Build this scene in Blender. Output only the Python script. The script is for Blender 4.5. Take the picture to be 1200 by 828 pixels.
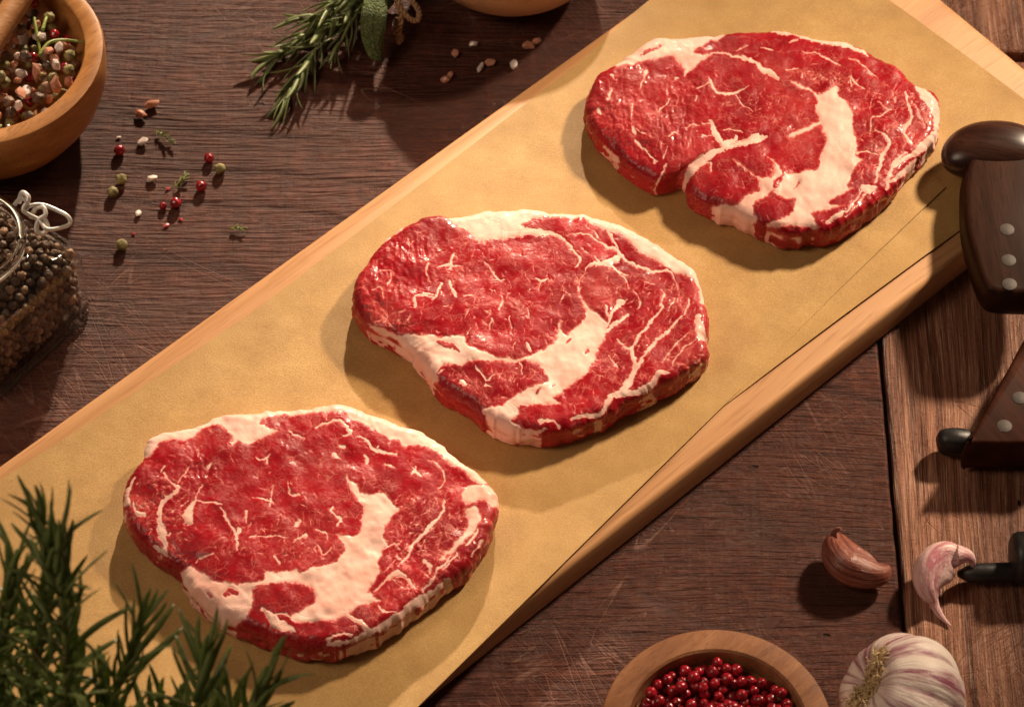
import bpy, bmesh, math, random
import numpy as np
from mathutils import Vector, Matrix, Quaternion

for _o in list(bpy.data.objects):
    bpy.data.objects.remove(_o)

# ------------------------------------------------------------------ camera
SC = bpy.context.scene
COL = SC.collection
MM = 0.001
TH = math.radians(54.0)
LENS = 110.0
FPX = LENS / 36.0 * 1200.0
DIST = FPX / 2.75                      # mm; the board lies 1.33 m from the lens
BOARD_Z = 18.0
TGT = (0.0, 0.0, BOARD_Z)
CAM = (0.0, -DIST * math.cos(TH), BOARD_Z + DIST * math.sin(TH))
cd = bpy.data.cameras.new('camera')
cam = bpy.data.objects.new('camera', cd)
COL.objects.link(cam)
cam.location = [c * MM for c in CAM]
cam.rotation_euler = (math.pi / 2 - TH, 0, 0)
cd.lens = LENS
cd.sensor_width = 36
cd.clip_start = 0.05
cd.clip_end = 30
cd.dof.use_dof = True
cd.dof.focus_distance = (DIST - 8) * MM
cd.dof.aperture_fstop = 16
SC.camera = cam

# ------------------------------------------------------------------ world, lamps, exposure
w = bpy.data.worlds.new('World')
SC.world = w
w.use_nodes = True
w.node_tree.nodes['Background'].inputs[0].default_value = (1.0, 0.68, 0.50, 1)
w.node_tree.nodes['Background'].inputs[1].default_value = 0.05
SC.view_settings.view_transform = 'Standard'
SC.view_settings.look = 'None'
SC.view_settings.exposure = 0.1
SC.view_settings.gamma = 1.0
SC.view_settings.use_curve_mapping = False


def aim(o, tgt):
    d = Vector(tgt) - o.location
    o.rotation_euler = d.to_track_quat('-Z', 'Y').to_euler()


def spot(name, az, el, dist, tgt, power, color, radius, cone, blend):
    l = bpy.data.lights.new(name, 'SPOT')
    l.energy = power
    l.color = color
    l.shadow_soft_size = radius
    l.spot_size = math.radians(cone)
    l.spot_blend = blend
    o = bpy.data.objects.new(name, l)
    COL.objects.link(o)
    a, e = math.radians(az), math.radians(el)
    o.location = (tgt[0] + dist * math.sin(a) * math.cos(e), tgt[1] + dist * math.cos(a) * math.cos(e), tgt[2] + dist * math.sin(e))
    aim(o, tgt)
    return o


def area(name, loc, tgt, power, color, size):
    l = bpy.data.lights.new(name, 'AREA')
    l.energy = power
    l.color = color
    l.size = size
    o = bpy.data.objects.new(name, l)
    COL.objects.link(o)
    o.location = loc
    aim(o, tgt)
    return o


# azimuth is measured clockwise from +y (away from the camera)
spot('key_spot', 46, 39, 1.9, (0.145, 0.045, 0.0), 292, (1.0, 0.775, 0.545), 0.095, 16.0, 0.85)
spot('left_spot', 12, 26, 1.9, (-0.18, 0.055, 0.02), 245, (1.0, 0.775, 0.55), 0.028, 17.0, 0.75)
area('soft_fill', (-0.9, -0.25, 1.2), (0, 0, 0), 5.4, (1.0, 0.74, 0.54), 0.5)


# ------------------------------------------------------------------ helpers
def P(px, py, z):
    """point (mm) of the plane at height z that the photograph shows at pixel px, py"""
    s, c = math.sin(TH), math.cos(TH)
    dx = (px - 600.0) / FPX
    dy = -(py - 414.0) / FPX
    d = (dx, dy * s + c, dy * c - s)
    t = (z - CAM[2]) / d[2]
    return (CAM[0] + t * d[0], CAM[1] + t * d[1])


def unproj(x, y, z):
    s, c = math.sin(TH), math.cos(TH)
    vy, vz = y - CAM[1], z - CAM[2]
    depth = vy * c - vz * s
    up = vy * s + vz * c
    return 600 + FPX * (x - CAM[0]) / depth, 414 - FPX * up / depth


def tag(o, label=None, cat=None, group=None, kind=None):
    if label: o['label'] = label
    if cat: o['category'] = cat
    if group: o['group'] = group
    if kind: o['kind'] = kind
    return o


def empty(name, loc):
    o = bpy.data.objects.new(name, None)
    o.empty_display_size = 0.01
    COL.objects.link(o)
    o.location = [v * MM for v in loc]
    return o


def link(name, me, mat=None, parent=None, smooth=True):
    if mat is not None and not me.materials:
        me.materials.append(mat)
    if smooth is not None:
        me.polygons.foreach_set('use_smooth', [smooth] * len(me.polygons))
    o = bpy.data.objects.new(name, me)
    COL.objects.link(o)
    if parent is not None:
        o.parent = parent
    return o


def mesh(name, vs, fs):
    me = bpy.data.meshes.new(name)
    me.from_pydata([(v[0] * MM, v[1] * MM, v[2] * MM) for v in vs], [], fs)
    me.update()
    return me


def attr(me, name, vals):
    a = me.attributes.new(name, 'FLOAT', 'POINT')
    a.data.foreach_set('value', np.asarray(vals, dtype=np.float32))


def surf(name, fn, nu, nv, closed=True, caps=True):
    """grid surface, u round (closed) and v along, with su / sv attributes"""
    vs, fs, su, sv = [], [], [], []
    for j in range(nv + 1):
        for i in range(nu if closed else nu + 1):
            u, v = i / nu, j / nv
            vs.append(fn(u, v)); su.append(u); sv.append(v)
    n = nu if closed else nu + 1
    for j in range(nv):
        for i in range(nu):
            a, b = j * n + i, j * n + (i + 1) % n
            fs.append((a, b, b + n, a + n))
    if closed and caps:
        fs.append(tuple(range(n - 1, -1, -1)))
        fs.append(tuple(nv * n + i for i in range(n)))
    me = mesh(name, vs, fs)
    attr(me, 'su', su); attr(me, 'sv', sv)
    return me


def lathe(name, prof, n=96, wob=0.0):
    vs, fs = [], []
    m = len(prof)
    for i in range(n):
        a = 2 * math.pi * i / n
        k = 1 + wob * math.sin(2 * a + 1) + wob * 0.5 * math.sin(3 * a)
        for (r, z) in prof:
            vs.append((r * k * math.cos(a), r * k * math.sin(a), z))
    for i in range(n):
        for j in range(m - 1):
            a, b = i * m + j, ((i + 1) % n) * m + j
            fs.append((a, b, b + 1, a + 1))
    me = mesh(name, vs, fs)
    bm = bmesh.new(); bm.from_mesh(me)
    bmesh.ops.remove_doubles(bm, verts=bm.verts, dist=1e-6)
    bmesh.ops.recalc_face_normals(bm, faces=bm.faces)
    bm.to_mesh(me); bm.free()
    return me


def smooth_path(pts, n=8, closed=False):
    """Catmull-Rom through points of any dimension"""
    pts = [np.array(p, float) for p in pts]
    out = []
    m = len(pts)
    rng = m if closed else m - 1
    for i in range(rng):
        if closed:
            p0, p1, p2, p3 = pts[(i - 1) % m], pts[i], pts[(i + 1) % m], pts[(i + 2) % m]
        else:
            p0, p1, p2, p3 = pts[max(i - 1, 0)], pts[i], pts[i + 1], pts[min(i + 2, m - 1)]
        for k in range(n):
            t = k / n
            out.append(0.5 * ((2 * p1) + (-p0 + p2) * t + (2 * p0 - 5 * p1 + 4 * p2 - p3) * t * t + (-p0 + 3 * p1 - 3 * p2 + p3) * t ** 3))
    if not closed:
        out.append(pts[-1])
    return out


def tube(name, pts, rad, sides=8):
    """tube along 3-D points (mm); rad a number or a list"""
    pts = [Vector(p) for p in pts]
    if not hasattr(rad, '__len__'): rad = [rad] * len(pts)
    vs, fs, su, sv = [], [], [], []
    nrm = None
    for i, p in enumerate(pts):
        t = (pts[min(i + 1, len(pts) - 1)] - pts[max(i - 1, 0)]).normalized()
        if nrm is None:
            nrm = t.orthogonal().normalized()
        nrm = (nrm - t * nrm.dot(t))
        nrm = nrm.normalized() if nrm.length > 1e-6 else t.orthogonal().normalized()
        b = t.cross(nrm)
        for k in range(sides):
            a = 2 * math.pi * k / sides
            vs.append(p + (nrm * math.cos(a) + b * math.sin(a)) * rad[i]); su.append(k / sides); sv.append(i / (len(pts) - 1))
    for i in range(len(pts) - 1):
        for k in range(sides):
            a, b = i * sides + k, i * sides + (k + 1) % sides
            fs.append((a, b, b + sides, a + sides))
    fs.append(tuple(range(sides - 1, -1, -1)))
    fs.append(tuple((len(pts) - 1) * sides + k for k in range(sides)))
    me = mesh(name, vs, fs)
    attr(me, 'su', su); attr(me, 'sv', sv)
    return me


# ------------------------------------------------------------------ materials
class G:
    def __init__(s, name):
        s.m = bpy.data.materials.new(name)
        s.m.use_nodes = True
        s.t = s.m.node_tree
        s.t.nodes.clear()
        s.out = s.t.nodes.new('ShaderNodeOutputMaterial')

    def n(s, typ, ins=None, out=0, **props):
        nd = s.t.nodes.new('ShaderNode' + typ)
        for k, v in props.items(): setattr(nd, k, v)
        for k, v in (ins or {}).items():
            sock = nd.inputs[k]
            if isinstance(v, bpy.types.NodeSocket): s.t.links.new(v, sock)
            else:
                try: sock.default_value = v
                except Exception: sock.default_value = (*v, 1.0)
        return nd.outputs[out]

    def obj(s): return s.n('TexCoord', out=3)
    def at(s, name): return s.n('Attribute', attribute_name=name, out=2)
    def map(s, vec, scale=(1, 1, 1), rot=(0, 0, 0), loc=(0, 0, 0)):
        return s.n('Mapping', {0: vec, 1: loc, 2: rot, 3: scale})
    def noise(s, vec, scale, detail=4, rough=0.55, dist=0.0, out=0):
        return s.n('TexNoise', {'Vector': vec, 'Scale': scale, 'Detail': detail, 'Roughness': rough, 'Distortion': dist}, out=out)
    def vor(s, vec, scale, feature='F1', rnd=1.0, out=0):
        return s.n('TexVoronoi', {'Vector': vec, 'Scale': scale, 'Randomness': rnd}, out=out, feature=feature)
    def math(s, op, a, b=0.0, c=0.0, clamp=False):
        return s.n('Math', {0: a, 1: b, 2: c}, operation=op, use_clamp=clamp)
    def mix(s, f, a, b, blend='MIX'):
        nd = s.t.nodes.new('ShaderNodeMix'); nd.data_type = 'RGBA'; nd.blend_type = blend
        for k, v in ((0, f), (6, a), (7, b)):
            if isinstance(v, bpy.types.NodeSocket): s.t.links.new(v, nd.inputs[k])
            else: nd.inputs[k].default_value = v if k == 0 or len(v) == 4 else (*v, 1.0)
        return nd.outputs[2]
    def rng(s, v, a, b, c=0.0, d=1.0, smooth=True):
        return s.n('MapRange', {0: v, 1: a, 2: b, 3: c, 4: d}, interpolation_type='SMOOTHSTEP' if smooth else 'LINEAR')
    def ramp(s, v, stops):
        nd = s.t.nodes.new('ShaderNodeValToRGB')
        e = nd.color_ramp.elements
        while len(e) < len(stops): e.new(0.5)
        for k, (p, c) in enumerate(stops):
            e[k].position = p; e[k].color = (*c, 1.0)
        s.t.links.new(v, nd.inputs[0])
        return nd.outputs[0]
    def bump(s, h, dist, strength=1.0, nrm=None):
        ins = {'Height': h, 'Distance': dist, 'Strength': strength}
        if nrm is not None: ins['Normal'] = nrm
        return s.n('Bump', ins)
    def done(s, color, rough=0.5, nrm=None, **kw):
        ins = {'Base Color': color, 'Roughness': rough}
        if nrm is not None: ins['Normal'] = nrm
        for k, v in kw.items(): ins[k.replace('_', ' ')] = v
        s.t.links.new(s.n('BsdfPrincipled', ins), s.out.inputs[0])
        return s.m


def hairs(g, vec, scale, rot, stretch, width, seed=0.0):
    """thin light scratch lines: level curves of strongly stretched noise"""
    v = g.map(g.map(vec, rot=(0, 0, rot), loc=(seed, seed * 2, 0)), scale=(scale, scale * stretch, 1))
    nz = g.noise(v, 1.0, detail=0.6, rough=0.3)
    d = g.math('ABSOLUTE', g.math('SUBTRACT', nz, 0.5))
    return g.rng(d, 0.0, width, 1.0, 0.0)


def mat_table(name, along_y, seed):
    g = G(name)
    co = g.map(g.obj(), loc=(seed, seed * 0.7, 0), rot=(0, 0, math.pi / 2 if along_y else 0))
    # 'co' runs with its x along the grain
    warp = g.noise(g.map(co, scale=(3, 9, 1)), 1.0, 3)
    wv = g.n('VectorMath', {0: co, 1: g.n('VectorMath', {0: g.noise(g.map(co, scale=(2, 5, 1)), 1.6, 2, out=1), 1: (0.0, 0.035, 0.0)}, operation='MULTIPLY')}, operation='ADD')
    grain = g.noise(g.map(wv, scale=(9, 230, 1)), 1.0, 5, 0.6)
    fine = g.noise(g.map(wv, scale=(35, 1500, 1)), 1.0, 4, 0.65)
    broad = g.noise(g.map(wv, scale=(3.5, 22, 1)), 1.0, 3, 0.5)
    ring = g.noise(g.map(wv, scale=(1.3, 60, 1)), 1.0, 2, 0.4)
    ringl = g.rng(g.math('ABSOLUTE', g.math('SUBTRACT', ring, 0.48)), 0.0, 0.035, 1.0, 0.0)
    saw = g.noise(g.map(co, scale=(420, 12, 1)), 1.0, 3, 0.6)
    sawb = g.noise(g.map(co, scale=(110, 3, 1)), 1.0, 2, 0.5)
    fleck = g.noise(g.map(wv, scale=(42, 520, 1)), 1.0, 2, 0.5)
    hatch = g.noise(g.map(co, scale=(300, 7, 1)), 1.0, 2, 0.5)
    cath = g.noise(g.map(co, scale=(1.6, 5.0, 1), loc=(0.8, 0.3, 0)), 1.0, 1.2, 0.4, 0.6)
    fr = g.math('FRACT', g.math('MULTIPLY', cath, 15.0))
    cl = g.rng(fr, 0.0, 0.22, 1.0, 0.0)
    cl = g.math('MULTIPLY', cl, g.rng(g.noise(co, 9, 2), 0.40, 0.60))
    mott = g.noise(co, 150, 5, 0.7)
    if along_y:
        c = g.ramp(grain, [(0.26, (0.060, 0.020, 0.010)), (0.42, (0.19, 0.070, 0.038)), (0.56, (0.36, 0.155, 0.090)), (0.72, (0.55, 0.31, 0.20))])
        c = g.mix(g.rng(fine, 0.52, 0.72, 0, 0.9), c, (0.68, 0.44, 0.31))
        c = g.mix(g.rng(fine, 0.46, 0.28, 0, 0.9), c, (0.065, 0.022, 0.012))
    else:
        c = g.ramp(g.math('ADD', g.math('MULTIPLY', grain, 0.35), g.math('MULTIPLY', mott, 0.65)), [(0.30, (0.030, 0.007, 0.004)), (0.5, (0.080, 0.019, 0.010)), (0.70, (0.160, 0.045, 0.025))])
        pz = g.rng(g.noise(g.map(co, loc=(2, 5, 0)), 13, 3), 0.40, 0.66)
        hatch = g.math('MULTIPLY', hatch, g.math('ADD', 0.86, g.math('MULTIPLY', pz, 0.14)))
        c = g.mix(g.rng(saw, 0.5, 0.8, 0, 0.25), c, (0.19, 0.062, 0.038))
        c = g.mix(g.rng(hatch, 0.57, 0.70, 0, 0.22), c, (0.22, 0.078, 0.048))
        c = g.mix(g.rng(sawb, 0.48, 0.28, 0, 0.5), c, (0.060, 0.021, 0.013))
        c = g.mix(g.rng(fleck, 0.60, 0.76, 0, 0.26), c, (0.20, 0.066, 0.038))
        c = g.mix(g.rng(fleck, 0.40, 0.27, 0, 0.55), c, (0.030, 0.009, 0.006))
        c = g.mix(g.math('MULTIPLY', cl, 0.7), c, (0.036, 0.012, 0.008))
    c = g.mix(g.rng(broad, 0.35, 0.7, 0.0, 0.6), c, (0.050, 0.015, 0.008))
    # knife scratches and worn speckles
    patch = g.rng(g.noise(co, 5, 3), 0.42, 0.62)
    h1 = hairs(g, co, 2.2, 0.55, 16, 0.0014, 3.1 + seed)
    h2 = hairs(g, co, 2.6, -0.95, 15, 0.0014, 7.7 + seed)
    h3 = hairs(g, co, 9, 1.2, 16, 0.016, 1.3 + seed)
    h4 = g.math('MAXIMUM', hairs(g, co, 11, -0.45, 15, 0.018, 5.3 + seed), hairs(g, co, 12, 0.8, 17, 0.020, 9.1 + seed))
    hs = g.math('MAXIMUM', g.math('MAXIMUM', h1, h2), g.math('MULTIPLY', g.math('MAXIMUM', h3, h4), patch))
    hs = g.math('MULTIPLY', hs, g.rng(g.noise(co, 60, 2), 0.30, 0.55))
    c = g.mix(g.math('MULTIPLY', hs, 0.32), c, (0.38, 0.21, 0.16))
    spk = g.math('MULTIPLY', g.rng(g.noise(co, 900, 2), 0.66, 0.78), patch)
    c = g.mix(g.math('MULTIPLY', spk, 0.5), c, (0.40, 0.26, 0.20))
    pit = g.rng(g.vor(g.map(co, scale=(1, 1.9, 1)), 34), 0.035, 0.06, 1.0, 0.0)
    pit = g.math('MULTIPLY', pit, g.rng(g.noise(co, 21, 1), 0.56, 0.62))
    c = g.mix(pit, c, (0.012, 0.005, 0.004))
    h = g.math('MULTIPLY', grain, 1.1 if along_y else 0.45)
    h = g.math('ADD', h, g.math('MULTIPLY', fine, 0.5))
    h = g.math('ADD', h, g.math('MULTIPLY', fleck, 0.1 if along_y else 1.1))
    h = g.math('ADD', h, g.math('MULTIPLY', saw, 0.10 if along_y else 0.16))
    h = g.math('SUBTRACT', h, g.math('MULTIPLY', hs, 0.2))
    h = g.math('SUBTRACT', h, g.math('MULTIPLY', pit, 1.6))
    h = g.math('SUBTRACT', h, g.math('MULTIPLY', cl, 0.7))
    h = g.math('ADD', h, g.math('ADD', g.math('MULTIPLY', mott, 0.45), g.math('MULTIPLY', hatch, 0.0 if along_y else 0.14)))
    nb = g.bump(h, 0.0024 if along_y else 0.0019, 1.0)
    nb = g.bump(g.noise(co, 500, 3), 0.0003, 0.6, nb)
    return g.done(c, g.rng(fine, 0.3, 0.8, 0.34, 0.58), nb, Specular_IOR_Level=0.32)


def mat_wood(name, dark, mid, light, rot=0.0, grain=60.0, length=6.0, rough=0.5, fleck=0.0, bump=0.00025, spec=0.35, tilt=0.0):
    g = G(name)
    co = g.map(g.obj(), rot=(0, tilt, rot))
    wv = g.n('VectorMath', {0: co, 1: g.n('VectorMath', {0: g.noise(g.map(co, scale=(4, 12, 12)), 1.0, 2, out=1), 1: (0, 0.02, 0.02)}, operation='MULTIPLY')}, operation='ADD')
    gr = g.noise(g.map(wv, scale=(length, grain, grain)), 1.0, 5, 0.6)
    fi = g.noise(g.map(wv, scale=(length * 10, grain * 14, grain * 14)), 1.0, 3, 0.6)
    c = g.ramp(gr, [(0.28, dark), (0.5, mid), (0.72, light)])
    c = g.mix(g.rng(fi, 0.52, 0.66, 0, 0.65), c, dark)
    if fleck > 0:
        c = g.mix(g.rng(g.noise(co, 55, 2), 0.60, 0.78, 0, fleck), c, dark)
    nb = g.bump(g.math('ADD', gr, g.math('MULTIPLY', fi, 0.8)), bump, 1.0)
    return g.done(c, g.rng(gr, 0.3, 0.7, rough - 0.06, rough + 0.08), nb, Specular_IOR_Level=spec)


def mat_paper():
    g = G('kraft_paper')
    co = g.obj()
    fib = g.noise(g.map(co, scale=(1, 1.6, 1)), 1400, 3, 0.6)
    m = g.noise(co, 60, 4, 0.6)
    b = g.noise(co, 9, 3, 0.5)
    c = g.ramp(g.math('ADD', g.math('MULTIPLY', fib, 0.6), g.math('MULTIPLY', m, 0.4)), [(0.34, (0.34, 0.190, 0.062)), (0.5, (0.44, 0.262, 0.090)), (0.66, (0.54, 0.345, 0.130))])
    c = g.mix(g.rng(b, 0.4, 0.7, 0, 0.30), c, (0.40, 0.23, 0.075))
    sp = g.rng(g.noise(g.map(co, scale=(1, 2.2, 1), rot=(0, 0, 0.7)), 1100, 1), 0.735, 0.79)
    c = g.mix(g.math('MULTIPLY', sp, 0.6), c, (0.20, 0.10, 0.035))
    hr = hairs(g, co, 90, 0.4, 2.0, 0.006, 2.0)
    hr = g.math('MULTIPLY', hr, g.rng(g.noise(co, 110, 1), 0.58, 0.7))
    c = g.mix(g.math('MULTIPLY', hr, 0.5), c, (0.30, 0.165, 0.06))
    nb = g.bump(fib, 0.00016, 0.7)
    nb = g.bump(g.noise(co, 18, 3), 0.0022, 0.6, nb)
    return g.done(c, 0.52, nb, Specular_IOR_Level=0.35)


def mat_meat():
    g = G('raw_beef')
    co = g.obj()
    fat = g.at('fat'); side = g.at('side'); dark = g.at('tone')
    n1 = g.noise(co, 130, 4, 0.6)
    n2 = g.noise(co, 700, 3, 0.6)
    fibre = g.noise(g.map(co, scale=(1, 2.2, 1), rot=(0, 0, 0.5)), 420, 3, 0.6)
    lean = g.ramp(g.math('ADD', g.math('MULTIPLY', g.noise(co, 55, 3), 0.75), g.math('MULTIPLY', fibre, 0.25)),
                  [(0.30, (0.22, 0.003, 0.008)), (0.5, (0.31, 0.006, 0.013)), (0.70, (0.41, 0.013, 0.021))])
    lean = g.mix(g.rng(g.noise(g.map(co, loc=(1, 4, 2)), 26, 3, 0.5), 0.46, 0.72, 0, 0.6), lean, (0.185, 0.008, 0.012))
    fs = g.noise(g.map(co, scale=(1, 7, 1), rot=(0, 0, 0.75)), 330, 3, 0.6)
    lean = g.mix(g.rng(fs, 0.56, 0.76, 0, 0.22), lean, (0.56, 0.075, 0.065))
    lean = g.mix(g.math('MULTIPLY', dark, 0.8), lean, (0.54, 0.075, 0.068))
    # fine marbling: broken web between the muscle bundles
    wco = g.n('VectorMath', {0: co, 1: g.n('VectorMath', {0: g.noise(co, 260, 2, out=1), 1: (0.0014, 0.0014, 0.0014)}, operation='MULTIPLY')}, operation='ADD')
    e1 = g.rng(g.vor(wco, 230, 'DISTANCE_TO_EDGE'), 0.0, 0.055, 1.0, 0.0)
    e1 = g.math('MULTIPLY', e1, g.rng(g.noise(co, 120, 3), 0.50, 0.62))
    e2 = g.rng(g.vor(wco, 620, 'DISTANCE_TO_EDGE'), 0.0, 0.10, 1.0, 0.0)
    e2 = g.math('MULTIPLY', e2, g.rng(g.noise(g.map(co, loc=(3, 1, 0)), 130, 3), 0.48, 0.66))
    web = g.math('MAXIMUM', g.math('MULTIPLY', e1, 0.34), g.math('MULTIPLY', e2, 0.22))
    spk = g.rng(n2, 0.68, 0.80, 0, 0.4)
    web = g.math('MAXIMUM', web, g.math('MULTIPLY', spk, 0.25))
    lean = g.mix(g.math('MULTIPLY', web, 0.75), lean, (0.80, 0.34, 0.26))
    fc = g.ramp(g.noise(co, 75, 4, 0.6), [(0.3, (0.73, 0.41, 0.335)), (0.5, (0.78, 0.50, 0.42)), (0.7, (0.82, 0.57, 0.485))])
    crs = g.rng(g.vor(wco, 105, 'DISTANCE_TO_EDGE'), 0.0, 0.030, 1.0, 0.0)
    crs = g.math('MULTIPLY', crs, g.rng(g.noise(co, 45, 2), 0.5, 0.6))
    fc = g.mix(g.math('MULTIPLY', crs, 0.10), fc, (0.66, 0.30, 0.20))
    fc = g.mix(g.rng(g.noise(g.map(co, loc=(5, 2, 0)), 38, 3), 0.48, 0.76, 0, 0.6), fc, (0.80, 0.36, 0.27))
    mid = g.mix(0.45, lean, (0.80, 0.19, 0.15))
    c = g.mix(g.rng(fat, 0.0, 0.5, 0, 1, False), lean, mid)
    c = g.mix(g.rng(fat, 0.35, 0.95, 0, 1), c, fc)
    h = g.math('ADD', g.math('MULTIPLY', n1, 0.6), g.math('MULTIPLY', fibre, 0.30))
    h = g.math('ADD', h, g.math('MULTIPLY', n2, 0.34))
    h = g.math('MULTIPLY', h, g.rng(fat, 0.2, 0.9, 0.6, 0.22))
    h = g.math('SUBTRACT', h, g.math('MULTIPLY', crs, g.math('MULTIPLY', fat, 0.10)))
    nb = g.bump(h, 0.0006, 1.0)
    ro = g.rng(g.noise(co, 240, 3), 0.35, 0.65, 0.26, 0.50)
    ro = g.math('ADD', ro, g.math('MULTIPLY', fat, 0.12))
    return g.done(c, ro, nb, Subsurface_Weight=0.15, Subsurface_Radius=(1.0, 0.3, 0.2), Subsurface_Scale=0.0025,
                  Specular_IOR_Level=0.20, Coat_Weight=0.12, Coat_Roughness=0.09)


def mat_simple(name, color, rough=0.4, var=0.3, scale=300, bump=0.0002, dark=None, **kw):
    g = G(name)
    co = g.obj()
    n = g.noise(co, scale, 3)
    d = dark or tuple(c * (1 - var) for c in color)
    rnd = g.n('ObjectInfo', out=5)
    c = g.mix(g.rng(n, 0.35, 0.65), d, color)
    c = g.mix(g.math('MULTIPLY', rnd, 0.35), c, tuple(x * 0.55 for x in color))
    return g.done(c, rough, g.bump(n, bump, 1.0), **kw)


def mat_glass():
    g = G('jar_glass')
    lw = g.math('POWER', g.n('LayerWeight', {'Blend': 0.5}, out=1), 4.2)
    tr = g.n('BsdfTransparent', {'Color': (0.985, 0.985, 0.97, 1)})
    gl = g.n('BsdfGlossy', {'Color': (0.95, 0.95, 0.95, 1), 'Roughness': 0.03})
    f = g.math('ADD', g.math('MULTIPLY', lw, 0.95), 0.03, clamp=True)
    mx = g.n('MixShader', {0: f, 1: tr, 2: gl})
    g.t.links.new(mx, g.out.inputs[0])
    return g.m


def mat_skin(name, base, streak, amount, freq, rough=0.45, pale=(0.8, 0.68, 0.58)):
    """garlic skin: papery, streaked along its length"""
    g = G(name)
    su, sv = g.at('su'), g.at('sv')
    ang = g.math('MULTIPLY', su, 2 * math.pi)
    vec = g.n('CombineXYZ', {0: g.math('MULTIPLY', g.math('COSINE', ang), freq), 1: g.math('MULTIPLY', g.math('SINE', ang), freq), 2: g.math('MULTIPLY', sv, 1.6)})
    n = g.noise(vec, 1.0, 4, 0.6, 0.15)
    n2 = g.noise(vec, 6.0, 3, 0.6)
    c = g.mix(g.rng(n, 0.5 - amount, 0.66 - amount * 0.5), base, streak)
    c = g.mix(g.rng(n2, 0.5, 0.7, 0, 0.6), c, pale)
    c = g.mix(g.rng(g.noise(g.obj(), 70, 3), 0.5, 0.75, 0, 0.5), c, base)
    nb = g.bump(g.math('ADD', n2, g.noise(g.obj(), 300, 3)), 0.0004, 0.8)
    return g.done(c, rough, nb, Subsurface_Weight=0.08, Subsurface_Radius=(1, 0.5, 0.4), Subsurface_Scale=0.002, Specular_IOR_Level=0.5)


def mat_leaf(name, top, mid, rough=0.38, trans=0.3):
    g = G(name)
    co = g.obj()
    rnd = g.n('ObjectInfo', out=5)
    n = g.noise(co, 400, 3)
    c = g.mix(g.rng(n, 0.3, 0.7), mid, top)
    c = g.mix(g.math('MULTIPLY', rnd, 0.6), c, mid)
    back = g.n('NewGeometry', out=6)
    c = g.mix(g.math('MULTIPLY', back, 0.6), c, (0.20, 0.24, 0.13))
    a = g.n('BsdfPrincipled', {'Base Color': c, 'Roughness': rough, 'Specular IOR Level': 0.5, 'Normal': g.bump(n, 0.0002, 0.6)})
    b = g.n('BsdfTranslucent', {'Color': c})
    g.t.links.new(g.n('MixShader', {0: trans, 1: a, 2: b}), g.out.inputs[0])
    return g.m


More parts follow.
